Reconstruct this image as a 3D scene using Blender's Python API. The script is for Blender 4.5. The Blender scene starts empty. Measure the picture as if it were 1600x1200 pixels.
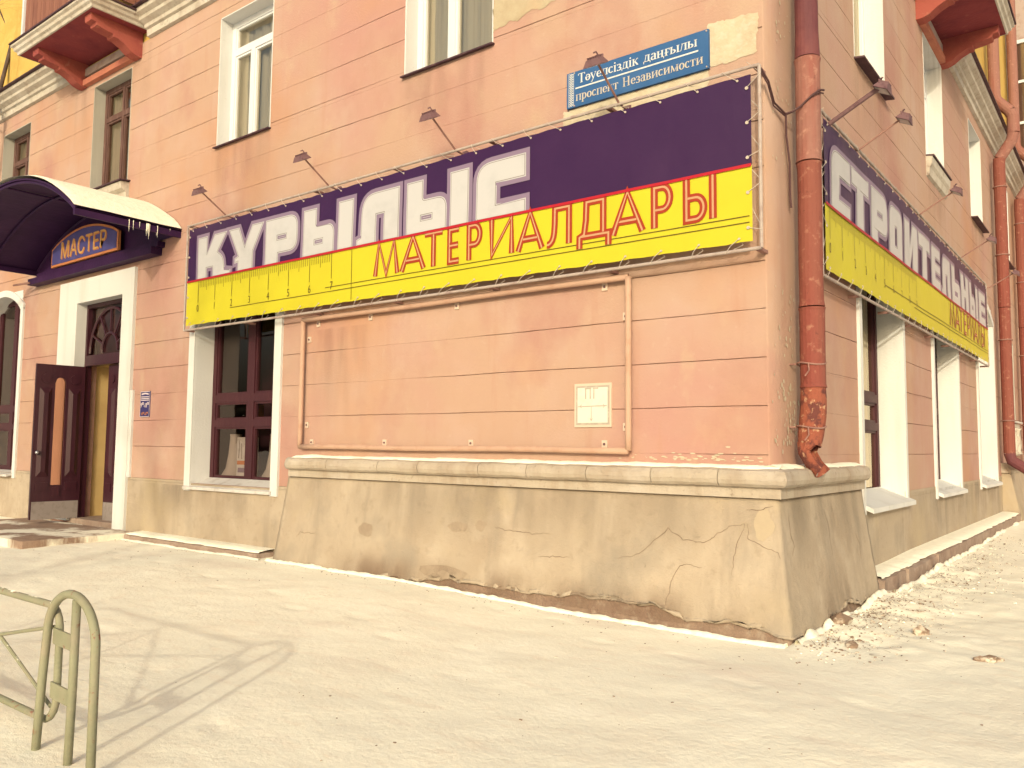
import bpy, bmesh, math, random
from mathutils import Vector, Matrix, noise
from mathutils.geometry import tessellate_polygon
random.seed(11)
scene = bpy.context.scene
col = scene.collection
R = math.radians

# ------------------------------------------------------------------ camera
cam_d = bpy.data.cameras.new('camera'); cam = bpy.data.objects.new('camera', cam_d); col.objects.link(cam)
cam_d.sensor_fit = 'HORIZONTAL'; cam_d.sensor_width = 36.0; cam_d.lens = 28.755
cam_d.clip_start = 0.05; cam_d.clip_end = 2000
rot = Matrix(((0.79166, 0.03912, 0.60971), (0.61089, -0.06667, -0.78890), (0.00978, 0.99701, -0.07668)))
cam.matrix_world = Matrix.Translation((2.146, -5.796, 1.330)) @ rot.to_4x4()
scene.camera = cam

# ------------------------------------------------------------------ sky, sun, exposure
SUN_DIR = Vector((-0.437, 0.845, -0.310)).normalized()      # direction the light travels
world = bpy.data.worlds.new('World'); scene.world = world; world.use_nodes = True
wn = world.node_tree; wn.nodes.clear()
wo = wn.nodes.new('ShaderNodeOutputWorld'); wb = wn.nodes.new('ShaderNodeBackground')
sk = wn.nodes.new('ShaderNodeTexSky'); sk.sky_type = 'NISHITA'; sk.sun_disc = False
sk.sun_elevation = R(18); sk.sun_rotation = math.atan2(-SUN_DIR.x, -SUN_DIR.y)
sk.air_density = 1.0; sk.dust_density = 8.0; sk.ozone_density = 0.6
mx = wn.nodes.new('ShaderNodeMix'); mx.data_type = 'RGBA'; mx.blend_type = 'MULTIPLY'
mx.inputs['Factor'].default_value = 1.0; mx.inputs['B'].default_value = (1.22, 1.27, 1.25, 1)
wn.links.new(sk.outputs[0], mx.inputs['A']); wn.links.new(mx.outputs['Result'], wb.inputs['Color'])
wb.inputs['Strength'].default_value = 0.15
wn.links.new(wb.outputs[0], wo.inputs['Surface'])
sl = bpy.data.lights.new('sun', 'SUN'); so = bpy.data.objects.new('sun', sl); col.objects.link(so)
sl.energy = 2.0; sl.angle = R(1.1); sl.color = (1.0, 0.91, 0.66)
so.rotation_euler = SUN_DIR.to_track_quat('-Z', 'Y').to_euler(); so.location = (10, -20, 12)
vs = scene.view_settings; vs.view_transform = 'Standard'; vs.look = 'None'; vs.gamma = 1.0
vs.use_curve_mapping = False; vs.exposure = -0.01
scene.render.resolution_x = 1024; scene.render.resolution_y = 768

# ------------------------------------------------------------------ helpers
def front(u, v, w): return (u, -v, w)        # along the wall, out of it, up
def side(u, v, w): return (v, u, w)
def ident(x, y, z): return (x, y, z)

class MB:
    def __init__(s, T=ident): s.v = []; s.f = []; s.T = T
    def add(s, vs_, fs):
        o = len(s.v); s.v += [s.T(*p) for p in vs_]; s.f += [tuple(i + o for i in f) for f in fs]; return s
    def box(s, a0, a1, b0, b1, c0, c1):
        return s.add([(a0,b0,c0),(a1,b0,c0),(a1,b1,c0),(a0,b1,c0),(a0,b0,c1),(a1,b0,c1),(a1,b1,c1),(a0,b1,c1)],
              [(0,3,2,1),(4,5,6,7),(0,1,5,4),(1,2,6,5),(2,3,7,6),(3,0,4,7)])
    def quad(s, a, b, c, d): return s.add([a, b, c, d], [(0,1,2,3)])
    def hexa(s, p):   # 8 points: bottom ring, top ring
        return s.add(p, [(0,3,2,1),(4,5,6,7),(0,1,5,4),(1,2,6,5),(2,3,7,6),(3,0,4,7)])
    def prism(s, prof, a0, a1, axis='u'):   # profile (v,w) swept along u
        n = len(prof); vs_ = []
        for a in (a0, a1):
            for p in prof: vs_.append((a, p[0], p[1]) if axis == 'u' else ((p[0], a, p[1]) if axis == 'v' else (p[0], p[1], a)))
        fs = [tuple(range(n))[::-1], tuple(range(n, 2*n))] + [(i, (i+1) % n, n + (i+1) % n, n + i) for i in range(n)]
        return s.add(vs_, fs)
    def tube(s, path, r, n=8, caps=True):
        P = [Vector(p) for p in path]; rr = r if isinstance(r, (list, tuple)) else [r]*len(P)
        vs_ = []; ref = None
        for i, p in enumerate(P):
            d = (P[min(i+1, len(P)-1)] - P[max(i-1, 0)]).normalized()
            if ref is None:
                ref = d.orthogonal().normalized()
            ref = (ref - d*ref.dot(d)); ref = ref.normalized() if ref.length > 1e-6 else d.orthogonal().normalized()
            b = d.cross(ref)
            for k in range(n):
                a = 2*math.pi*k/n; q = p + (ref*math.cos(a) + b*math.sin(a))*rr[i]; vs_.append(tuple(q))
        fs = [(i*n+k, i*n+(k+1) % n, (i+1)*n+(k+1) % n, (i+1)*n+k) for i in range(len(P)-1) for k in range(n)]
        if caps: fs += [tuple(range(n))[::-1], tuple(range((len(P)-1)*n, len(P)*n))]
        return s.add(vs_, fs)
    def poly(s, loops, f3):   # flat filled polygon with holes; f3 maps 2D to local 3D
        tri = tessellate_polygon([[Vector((p[0], p[1], 0)) for p in l] for l in loops])
        pts = [p for l in loops for p in l]
        return s.add([f3(*p) for p in pts], [tuple(t) for t in tri])
    def build(s, name, m, parent=None, smooth=False, recalc=True):
        me = bpy.data.meshes.new(name); me.from_pydata(s.v, [], s.f); me.update()
        if recalc:
            bm = bmesh.new(); bm.from_mesh(me); bmesh.ops.recalc_face_normals(bm, faces=bm.faces); bm.to_mesh(me); bm.free()
        if smooth:
            for p in me.polygons: p.use_smooth = True
        me.materials.append(m); o = bpy.data.objects.new(name, me); col.objects.link(o)
        if parent: o.parent = parent; o.matrix_parent_inverse = Matrix()
        return o

def tag(o, label=None, cat=None, group=None, kind=None):
    if label: o['label'] = label
    if cat: o['category'] = cat
    if group: o['group'] = group
    if kind: o['kind'] = kind
    return o
def empty(name, label, cat, group=None):
    o = bpy.data.objects.new(name, None); col.objects.link(o); o.empty_display_size = 0.2
    return tag(o, label, cat, group)
def smooth01(a, b, x):
    t = max(0, min(1, (x-a)/(b-a))); return t*t*(3-2*t)

# ------------------------------------------------------------------ materials
def material(name, base, layers=(), rough=0.85, bump=(), metal=0.0, spec=0.3, emission=None):
    """layers: (colour, scale, lo, hi, stretch(xyz), detail) mixed over base by world-position noise; bump: (scale, dist)"""
    m = bpy.data.materials.new(name); m.use_nodes = True; nt = m.node_tree; N = nt.nodes; L = nt.links
    bs = N['Principled BSDF']; bs.inputs['Roughness'].default_value = rough; bs.inputs['Metallic'].default_value = metal
    bs.inputs['Specular IOR Level'].default_value = spec
    geo = N.new('ShaderNodeNewGeometry')
    cur = None
    for i, ly in enumerate(layers):
        c, sc, lo, hi = ly[:4]; st = ly[4] if len(ly) > 4 else (1,1,1); de = ly[5] if len(ly) > 5 else 4
        mp = N.new('ShaderNodeMapping'); mp.inputs['Scale'].default_value = st; mp.inputs['Location'].default_value = (i*7.3, i*3.1, i*5.7)
        L.new(geo.outputs['Position'], mp.inputs['Vector'])
        nz = N.new('ShaderNodeTexNoise'); nz.inputs['Scale'].default_value = sc; nz.inputs['Detail'].default_value = de
        nz.inputs['Roughness'].default_value = 0.6
        L.new(mp.outputs[0], nz.inputs['Vector'])
        mr = N.new('ShaderNodeMapRange'); mr.inputs['From Min'].default_value = lo; mr.inputs['From Max'].default_value = hi
        L.new(nz.outputs['Fac'], mr.inputs['Value'])
        mi = N.new('ShaderNodeMix'); mi.data_type = 'RGBA'
        if cur is None: mi.inputs['A'].default_value = (*base, 1)
        else: L.new(cur, mi.inputs['A'])
        mi.inputs['B'].default_value = (*c, 1); L.new(mr.outputs[0], mi.inputs['Factor']); cur = mi.outputs['Result']
    if cur is None: bs.inputs['Base Color'].default_value = (*base, 1)
    else: L.new(cur, bs.inputs['Base Color'])
    prev = None
    for sc, dist in bump:
        nz = N.new('ShaderNodeTexNoise'); nz.inputs['Scale'].default_value = sc; nz.inputs['Detail'].default_value = 5
        L.new(geo.outputs['Position'], nz.inputs['Vector'])
        bp = N.new('ShaderNodeBump'); bp.inputs['Distance'].default_value = dist; bp.inputs['Strength'].default_value = 1.0
        L.new(nz.outputs['Fac'], bp.inputs['Height'])
        if prev: L.new(prev, bp.inputs['Normal'])
        prev = bp.outputs[0]
    if prev: L.new(prev, bs.inputs['Normal'])
    return m

def glass(name, tint, fres=0.12, gloss=(0.95, 0.80, 0.74)):
    m = bpy.data.materials.new(name); m.use_nodes = True; nt = m.node_tree; N = nt.nodes; L = nt.links
    out = N['Material Output']; N.remove(N['Principled BSDF'])
    tr = N.new('ShaderNodeBsdfTransparent'); tr.inputs[0].default_value = (*tint, 1)
    gl = N.new('ShaderNodeBsdfGlossy'); gl.inputs['Roughness'].default_value = 0.015; gl.inputs[0].default_value = (*gloss, 1)
    fr = N.new('ShaderNodeFresnel'); fr.inputs[0].default_value = 1.5
    ad = N.new('ShaderNodeMath'); ad.operation = 'ADD'; ad.inputs[1].default_value = fres; ad.use_clamp = True
    nz = N.new('ShaderNodeTexNoise'); nz.inputs['Scale'].default_value = 1.3
    bp = N.new('ShaderNodeBump'); bp.inputs['Distance'].default_value = 0.004
    L.new(nz.outputs['Fac'], bp.inputs['Height']); L.new(bp.outputs[0], gl.inputs['Normal'])
    mi = N.new('ShaderNodeMixShader'); L.new(fr.outputs[0], ad.inputs[0]); L.new(ad.outputs[0], mi.inputs[0])
    L.new(tr.outputs[0], mi.inputs[1]); L.new(gl.outputs[0], mi.inputs[2]); L.new(mi.outputs[0], out.inputs['Surface'])
    return m

def stain_material(name, colr, strength, sc=4.0):
    # thin run-off stain: a soft see-through film with ragged edges
    m = bpy.data.materials.new(name); m.use_nodes = True; nt = m.node_tree; N = nt.nodes; L = nt.links; out = N['Material Output']; bs = N['Principled BSDF']
    bs.inputs['Base Color'].default_value = (*colr, 1); bs.inputs['Roughness'].default_value = 0.95; bs.inputs['Specular IOR Level'].default_value = 0.1
    tr = N.new('ShaderNodeBsdfTransparent'); mi = N.new('ShaderNodeMixShader'); at = N.new('ShaderNodeAttribute'); at.attribute_name = 'film'
    geo = N.new('ShaderNodeNewGeometry'); mp = N.new('ShaderNodeMapping'); mp.inputs['Scale'].default_value = (1, 1, 0.16); nz = N.new('ShaderNodeTexNoise'); nz.inputs['Scale'].default_value = sc; nz.inputs['Detail'].default_value = 6
    L.new(geo.outputs['Position'], mp.inputs[0]); L.new(mp.outputs[0], nz.inputs['Vector'])
    mr = N.new('ShaderNodeMapRange'); mr.inputs['From Min'].default_value = 0.38; mr.inputs['From Max'].default_value = 0.66; mr.inputs['To Max'].default_value = strength
    mu = N.new('ShaderNodeMath'); mu.operation = 'MULTIPLY'; L.new(nz.outputs['Fac'], mr.inputs['Value']); L.new(mr.outputs[0], mu.inputs[0]); L.new(at.outputs['Fac'], mu.inputs[1])
    L.new(mu.outputs[0], mi.inputs[0]); L.new(tr.outputs[0], mi.inputs[1]); L.new(bs.outputs[0], mi.inputs[2]); L.new(mi.outputs[0], out.inputs['Surface'])
    return m
VERT = (1, 1, 0.12)
MAT = {}
MAT['plaster'] = material('orange_plaster', (0.412, 0.272, 0.210),
    [((0.432, 0.302, 0.255), 0.9, 0.44, 0.72), ((0.405, 0.228, 0.200), 0.55, 0.48, 0.72), ((0.385, 0.215, 0.165), 5.0, 0.56, 0.84, VERT),
     ((0.45, 0.33, 0.265), 14.0, 0.62, 0.92), ((0.34, 0.195, 0.15), 38.0, 0.72, 0.88), ((0.435, 0.305, 0.23), 2.3, 0.60, 0.75, (1, 1, 0.6)), ((0.42, 0.235, 0.155), 0.35, 0.52, 0.68), ((0.365, 0.20, 0.17), 0.75, 0.54, 0.70, (1, 1, .8), 6)], 0.92,
    [(3.0, 0.006), (45.0, 0.003), (160.0, 0.0015)])
MAT['groove'] = material('groove_grime', (0.355, 0.205, 0.16), [((0.27, 0.145, 0.115), 9, 0.45, 0.75)], 0.95, [(60, 0.004)])
MAT['concrete'] = material('plinth_render', (0.388, 0.320, 0.250),
    [((0.336, 0.270, 0.207), 1.1, 0.44, 0.68), ((0.432, 0.362, 0.290), 1.7, 0.50, 0.72), ((0.255, 0.213, 0.173), 3.2, 0.54, 0.80, VERT), ((0.28, 0.24, 0.197), 1.3, 0.56, 0.74, (1, 1, .8)),
     ((0.285, 0.233, 0.18), 9.0, 0.58, 0.84), ((0.23, 0.185, 0.145), 26.0, 0.68, 0.82), ((0.395, 0.32, 0.227), 0.8, 0.54, 0.7)], 0.95, [(2.2, 0.014), (18.0, 0.007), (90.0, 0.004)])
MAT['coping'] = material('coping_render', (0.41, 0.352, 0.29),
    [((0.319, 0.256, 0.2), 4.0, 0.45, 0.7, VERT), ((0.456, 0.4, 0.35), 2.0, 0.5, 0.7), ((0.228, 0.176, 0.14), 22, 0.62, 0.78)], 0.95, [(12, 0.012), (70.0, 0.005)])
MAT['base_render'] = material('exposed_base', (0.274, 0.196, 0.15), [((0.205, 0.136, 0.105), 5, 0.4, 0.7), ((0.334, 0.264, 0.21), 12, 0.55, 0.7)], 0.95, [(20, 0.012), (80, 0.005)])
MAT['crack'] = material('crack_dark', (0.15, 0.10, 0.075), [((0.24, 0.17, 0.12), 20, 0.4, 0.7)], 1.0)
MAT['patch_cream'] = material('bare_plaster', (0.502, 0.44, 0.33), [((0.41, 0.336, 0.25), 5, 0.45, 0.75), ((0.547, 0.496, 0.42), 11, 0.5, 0.75)], 0.95, [(30, 0.006)])
MAT['patch_olive'] = material('bare_plaster_grey', (0.41, 0.345, 0.245), [((0.35, 0.275, 0.19), 5, 0.45, 0.75), ((0.43, 0.32, 0.22), 3, 0.5, 0.7)], 0.95, [(30, 0.006)])
MAT['ped_pale'] = material('pedestal_patch', (0.41, 0.335, 0.245), [((0.385, 0.315, 0.235), 8, 0.45, 0.7)], 0.95, [(18, 0.006)])
MAT['spall'] = material('spalled_render', (0.315, 0.25, 0.19), [((0.26, 0.20, 0.15), 9, 0.4, 0.7)], 0.95, [(18, 0.008)])
MAT['white'] = material('white_paint', (0.608, 0.612, 0.62), [((0.502, 0.496, 0.48), 2.5, 0.5, 0.8, VERT), ((0.471, 0.448, 0.42), 18, 0.66, 0.82)], 0.7, [(40, 0.003)])
MAT['reveal'] = material('upper_reveal_paint', (0.395, 0.384, 0.35), [((0.319, 0.296, 0.26), 3.5, 0.45, 0.75, VERT)], 0.85, [(40, 0.003)])
MAT['sill_white'] = material('sill_paint', (0.547, 0.528, 0.52), [((0.395, 0.352, 0.33), 7, 0.5, 0.75)], 0.8, [(30, 0.005)])
MAT['pvc'] = material('white_plastic', (0.623, 0.64, 0.68), [], 0.4, [], spec=0.5)
MAT['brown'] = material('brown_window_frame', (0.052, 0.015, 0.022), [((0.068, 0.021, 0.028), 20, 0.5, 0.8, (1, 1, .2))], 0.5, [(50, 0.002)], spec=0.25)
MAT['brown_old'] = material('weathered_brown_wood', (0.106, 0.056, 0.05), [((0.182, 0.112, 0.1), 16, 0.5, 0.75, (1, 1, .2))], 0.8, [(50, 0.003)])
MAT['door'] = material('door_leaf_paint', (0.040, 0.0095, 0.018), [((0.062, 0.017, 0.026), 14, 0.5, 0.8, (1, 1, .15))], 0.34, [(60, 0.0015)], spec=0.5)
MAT['kick'] = material('kick_plate_metal', (0.319, 0.28, 0.27), [((0.228, 0.192, 0.18), 12, 0.5, 0.8)], 0.55, [], metal=0.3)
MAT['steel'] = material('steel', (0.418, 0.4, 0.44), [], 0.3, [], metal=0.9)
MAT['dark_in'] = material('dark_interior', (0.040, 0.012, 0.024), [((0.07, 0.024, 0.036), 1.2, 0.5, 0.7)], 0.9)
MAT['yellow_in'] = material('vestibule_paint', (0.608, 0.44, 0.2), [((0.502, 0.344, 0.15), 1.5, 0.5, 0.8)], 0.8)
MAT['curtain'] = material('net_curtain', (0.418, 0.392, 0.4), [((0.304, 0.264, 0.27), 9, 0.45, 0.7, (3, 3, .1))], 0.95)
MAT['net_sky_pale'] = material('sky_pale_net', (0.56, 0.56, 0.52), [((0.46, 0.45, 0.42), 9, 0.45, 0.7, (3, 3, .1))], 0.95)  # net curtain whitened to stand in for pale sky reflected in the panes
MAT['reflect_sheet'] = material('pale_reflection_sheet', (0.62, 0.58, 0.52), [((0.52, 0.47, 0.42), 2, 0.45, 0.7)], 0.9)  # pale cream sheet standing in for the reflection in the side panes
MAT['curtain_dark'] = material('brown_curtain', (0.228, 0.16, 0.15), [((0.152, 0.096, 0.1), 9, 0.45, 0.7, (3, 3, .1))], 0.95)
MAT['glass'] = glass('window_glass', (0.80, 0.74, 0.70), 0.05)
MAT['glass_up'] = glass('upper_window_glass', (0.78, 0.74, 0.68), 0.24, (0.93, 0.84, 0.66))
MAT['glass_side'] = glass('side_window_glass', (0.80, 0.74, 0.70), 0.42, (0.93, 0.84, 0.68))
MAT['glass_slot'] = glass('tinted_door_glass', (0.56, 0.27, 0.17), -0.03)
MAT['snow'] = material('packed_snow', (0.885, 0.855, 0.735),
    [((0.835, 0.775, 0.655), 0.8, 0.48, 0.76), ((0.84, 0.76, 0.635), 3.5, 0.54, 0.80, (1, 2.2, 1)), ((0.92, 0.895, 0.78), 1.6, 0.55, 0.72), ((0.80, 0.72, 0.62), 0.45, 0.55, 0.72, (1, 2.6, 1), 8),
     ((0.77, 0.68, 0.56), 7, 0.64, 0.84, (1, 2.5, 1)), ((0.50, 0.40, 0.31), 46, 0.75, 0.82, (1, 1.6, 1), 3)], 0.9, [(1.6, 0.012), (7.0, 0.006), (32.0, 0.0045), (130.0, 0.002)])
MAT['snow_clean'] = material('fresh_snow', (0.90, 0.87, 0.75), [((0.82, 0.77, 0.64), 9, 0.5, 0.75)], 0.9, [(14, 0.012), (60, 0.005)])
MAT['dirt'] = material('frozen_dirt', (0.25, 0.175, 0.13), [((0.16, 0.105, 0.08), 18, 0.45, 0.7), ((0.60, 0.52, 0.43), 13, 0.50, 0.62)], 0.95, [(40, 0.006)])
MAT['kerb'] = material('kerb_concrete', (0.304, 0.228, 0.19), [((0.236, 0.16, 0.13), 4, 0.45, 0.7), ((0.38, 0.304, 0.26), 8, 0.5, 0.75)], 0.95, [(16, 0.012), (70, 0.005)])
MAT['frosted_step'] = material('frosted_step', (0.31, 0.215, 0.165), [((0.24, 0.16, 0.12), 4, 0.45, 0.7), ((0.78, 0.74, 0.64), 1.7, 0.50, 0.58, (1, 1, .25), 8)], 0.95, [(16, 0.010), (70, 0.005)])
MAT['red'] = material('red_oxide_shaded', (0.225, 0.042, 0.050), [((0.17, 0.03, 0.042), 3, 0.45, 0.7), ((0.30, 0.085, 0.07), 7, 0.60, 0.80)], 0.9, [(25, 0.006)])  # slab underside: the consoles' red paint, darkened to look shaded
MAT['console'] = material('red_oxide_lit', (0.32, 0.085, 0.068), [((0.25, 0.055, 0.055), 3, 0.45, 0.7), ((0.40, 0.17, 0.12), 7, 0.60, 0.80)], 0.9, [(25, 0.006)])  # same red paint in a lighter tone, as if lit
MAT['orange_edge'] = material('bracket_orange_paint', (0.456, 0.172, 0.115), [((0.38, 0.128, 0.1), 4, 0.45, 0.7)], 0.88, [(25, 0.006)])
MAT['soffit'] = material('soffit_plaster', (0.395, 0.32, 0.3), [((0.319, 0.224, 0.2), 6, 0.5, 0.7)], 0.9, [(25, 0.006)])
MAT['cornice'] = material('cornice_plaster', (0.471, 0.432, 0.38), [((0.35, 0.296, 0.25), 5, 0.45, 0.7), ((0.243, 0.192, 0.17), 17, 0.58, 0.76), ((0.517, 0.48, 0.44), 2, 0.5, 0.7)], 0.92, [(20, 0.01)])
MAT['tin'] = material('roof_tin', (0.076, 0.04, 0.055), [((0.137, 0.08, 0.09), 8, 0.5, 0.7)], 0.6, [], metal=0.4)
MAT['yellow_wall'] = material('yellow_plaster', (0.547, 0.368, 0.1), [((0.471, 0.304, 0.08), 1.2, 0.45, 0.7), ((0.578, 0.416, 0.14), 5, 0.5, 0.75)], 0.9, [(35, 0.005)])
MAT['wood'] = material('balcony_boards', (0.228, 0.1, 0.075), [((0.167, 0.068, 0.055), 12, 0.45, 0.7, (1, 1, .1)), ((0.289, 0.152, 0.11), 6, 0.55, 0.75, (1, 1, .1))], 0.85, [(40, 0.003)])
MAT['canopy'] = material('dark_blue_sheet', (0.030, 0.009, 0.048), [((0.045, 0.014, 0.065), 2.5, 0.45, 0.75)], 0.55, [(30, 0.003)], spec=0.2)
MAT['sign_blue'] = material('sign_blue_panel', (0.0646, 0.06, 0.21), [((0.0836, 0.08, 0.25), 5, 0.5, 0.7)], 0.5)
MAT['sign_orange'] = material('sign_orange_edge', (0.456, 0.176, 0.075), [], 0.5)
MAT['sign_gold'] = material('sign_gold_letter', (0.502, 0.288, 0.1), [], 0.45)
MAT['b_purple'] = material('vinyl_purple', (0.030, 0.0055, 0.050), [((0.036, 0.008, 0.055), 1.8, 0.45, 0.75)], 0.42, [(1.5, 0.004), (4.0, 0.006)], spec=0.42)
MAT['b_yellow'] = material('vinyl_yellow', (0.50, 0.45, 0.018), [((0.465, 0.41, 0.017), 1.5, 0.45, 0.8)], 0.42, [(1.5, 0.004), (4.0, 0.006)], spec=0.42)
MAT['b_red'] = material('vinyl_red', (0.375, 0.009, 0.02), [], 0.42, spec=0.42)
MAT['b_redbrown'] = material('vinyl_red_brown', (0.29, 0.030, 0.008), [], 0.42, spec=0.42)
MAT['b_pale'] = material('vinyl_pale_inline', (0.45, 0.26, 0.14), [], 0.42, spec=0.42)
MAT['b_white'] = material('vinyl_white', (0.45, 0.45, 0.48), [((0.40, 0.40, 0.43), 3, 0.5, 0.75)], 0.42, [], spec=0.42)
MAT['b_lav'] = material('vinyl_lavender', (0.205, 0.15, 0.235), [], 0.42, spec=0.42)
MAT['b_grey'] = material('vinyl_grey_line', (0.22, 0.20, 0.20), [], 0.5)
MAT['b_olive'] = material('vinyl_olive_line', (0.10, 0.070, 0.006), [], 0.42, spec=0.42)
MAT['s_blue'] = material('street_sign_blue', (0.036, 0.105, 0.265), [((0.05, 0.125, 0.29), 4, 0.5, 0.75)], 0.55, spec=0.15)
MAT['s_blue_dark'] = material('street_sign_edge', (0.0456, 0.08, 0.16), [], 0.5)
MAT['s_text'] = material('street_sign_letter', (0.562, 0.576, 0.6), [((0.426, 0.4, 0.38), 30, 0.55, 0.75)], 0.6)
MAT['s_text_worn'] = material('street_sign_letter_worn', (0.456, 0.416, 0.37), [((0.228, 0.216, 0.27), 40, 0.55, 0.72)], 0.6)
MAT['frame_pipe'] = material('painted_pipe_frame', (0.456, 0.296, 0.225), [((0.395, 0.232, 0.17), 8, 0.5, 0.75)], 0.75, [(30, 0.003)])
MAT['rail_steel'] = material('galvanised_rail', (0.38, 0.32, 0.3), [((0.274, 0.192, 0.18), 9, 0.5, 0.75)], 0.7)
MAT['rope'] = material('white_rope', (0.46, 0.40, 0.36), [], 0.9)
MAT['lamp'] = material('lamp_housing', (0.152, 0.084, 0.095), [((0.0988, 0.048, 0.06), 20, 0.5, 0.7)], 0.6)
MAT['lamp_arm'] = material('lamp_arm_steel', (0.274, 0.152, 0.13), [((0.198, 0.096, 0.09), 12, 0.5, 0.75)], 0.7)
MAT['lamp_glass'] = material('lamp_lens', (0.418, 0.384, 0.4), [], 0.2, [], spec=0.6)
MAT['pipe_dark'] = material('downpipe_maroon', (0.135, 0.042, 0.050), [((0.18, 0.06, 0.06), 6, 0.45, 0.75), ((0.09, 0.03, 0.04), 3, 0.5, 0.7, VERT)], 0.75, [(25, 0.006), (4, 0.02)])
MAT['pipe_pink'] = material('downpipe_faded_red', (0.255, 0.122, 0.102), [((0.235, 0.085, 0.07), 5, 0.5, 0.66, VERT), ((0.38, 0.21, 0.165), 12, 0.58, 0.75), ((0.17, 0.07, 0.055), 16, 0.64, 0.74)], 0.85, [(25, 0.006), (4, 0.02)])
MAT['pipe_red'] = material('downpipe_red', (0.205, 0.066, 0.050), [((0.205, 0.052, 0.042), 4, 0.45, 0.66, VERT), ((0.30, 0.14, 0.10), 14, 0.58, 0.72), ((0.13, 0.042, 0.035), 19, 0.64, 0.72)], 0.8, [(25, 0.006), (4, 0.02)])
MAT['pipe_rust'] = material('downpipe_rusty', (0.25, 0.075, 0.048), [((0.12, 0.038, 0.034), 11, 0.48, 0.58), ((0.40, 0.235, 0.15), 24, 0.58, 0.66)], 0.88, [(20, 0.010), (70, 0.004)])
MAT['fence'] = material('green_fence_paint', (0.255, 0.252, 0.175), [((0.304, 0.264, 0.2), 6, 0.5, 0.72), ((0.228, 0.088, 0.06), 20, 0.63, 0.70), ((0.182, 0.184, 0.12), 3, 0.5, 0.75)], 0.7, [(60, 0.002)])
MAT['bark'] = material('bark', (0.076, 0.052, 0.045), [((0.129, 0.096, 0.085), 12, 0.45, 0.7, (1, 1, .3))], 0.95, [(30, 0.01)])
MAT['wire'] = material('black_cable', (0.076, 0.036, 0.04), [], 0.7)
MAT['plate_white'] = material('enamel_white', (0.593, 0.576, 0.52), [((0.547, 0.504, 0.42), 8, 0.5, 0.75)], 0.5)
MAT['plate_line'] = material('faded_print', (0.357, 0.312, 0.27), [((0.456, 0.4, 0.35), 25, 0.5, 0.7)], 0.6)
MAT['plate_frame'] = material('plate_edge', (0.562, 0.448, 0.37), [], 0.6)
MAT['print_blue'] = material('print_blue', (0.0342, 0.028, 0.13), [], 0.5)
MAT['print_pink'] = material('print_pale', (0.547, 0.464, 0.52), [], 0.5)
MAT['box_white'] = material('carton_white', (0.593, 0.584, 0.6), [((0.456, 0.44, 0.45), 14, 0.55, 0.7)], 0.6)
MAT['box_orange'] = material('carton_orange', (0.517, 0.176, 0.04), [], 0.6)
MAT['plastic_pale'] = material('pale_plastic', (0.395, 0.368, 0.36), [], 0.5)

# ================================================================== THE SETTING
fr2 = random.Random(4); STEPS = []
for (x0_, y0_, ang, cnt) in ((-8.2, -0.9, -0.12, 12), (0.9, -1.3, 2.85, 13), (-6.8, -2.2, -0.25, 11), (1.2, -2.6, 1.2, 7)):
    for k_ in range(cnt):
        a_ = ang+fr2.gauss(0, .12); sd = 0.10*(1 if k_ % 2 else -1)
        STEPS.append((x0_+0.62*k_*math.cos(ang)-sd*math.sin(ang), y0_+0.62*k_*math.sin(ang)+sd*math.cos(ang), math.cos(a_), math.sin(a_)))
def footprint(x, y):
    z = 0.0
    for (cx_, cy_, c_, s_) in STEPS:
        dx, dy = x-cx_, y-cy_
        if abs(dx) < 0.3 and abs(dy) < 0.3:
            a_ = (dx*c_+dy*s_)/0.15; b_ = (-dx*s_+dy*c_)/0.06; q = a_*a_+b_*b_
            z += -0.007*math.exp(-q*q) + 0.002*math.exp(-(q-1.8)**2*2)
    return z
def ground_z(x, y):
    z = 0.055*smooth01(-1.2, -3.6, x)*smooth01(-3.5, -0.6, y)
    d = max(-y, 0) if x < 0.25 else math.hypot(max(x-0.25, 0), min(0, y)) if y < 0 else max(x-0.25, 0)
    z += 0.02*math.exp(-d/0.25)
    z += 0.016*noise.noise((x*0.9, y*0.9, 3.0)) + 0.007*noise.noise((x*3.1, y*3.1, 1.0)) + 0.003*noise.noise((x*11, y*11, 5.0))
    if -10 < x < 2.6 and -4.6 < y < 0: z += footprint(x, y)
    if x > 0.2 and y > -0.6:
        k = smooth01(-0.6, 0.2, y)*math.exp(-max(x-0.3, 0)/0.9)
        z += k*(0.045*noise.noise((x*2.6, y*2.0, 8.0)) + 0.028*noise.noise((x*8, y*7, 2.0)) + 0.03)
    return z
def axis(lo, hi, a, b, st):
    out = []; x = a
    while x <= b: out.append(x); x += st
    s_ = st; y = out[-1]
    while y < hi: s_ *= 1.5; y += s_; out.append(min(y, hi))
    s_ = st; y = out[0]
    while y > lo: s_ *= 1.5; y -= s_; out.insert(0, max(y, lo))
    return out
xs = axis(-300, 300, -10.5, 2.6, 0.04); ys = axis(-300, 300, -4.6, 4.5, 0.04)
g = MB(); nx = len(xs)
for y in ys:
    for x in xs: g.v.append((x, y, ground_z(x, y)))
g.f = [(j*nx+i, j*nx+i+1, (j+1)*nx+i+1, (j+1)*nx+i) for j in range(len(ys)-1) for i in range(nx-1)]
tag(g.build('snow_ground', MAT['snow'], smooth=True, recalc=False), kind='structure')

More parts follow.
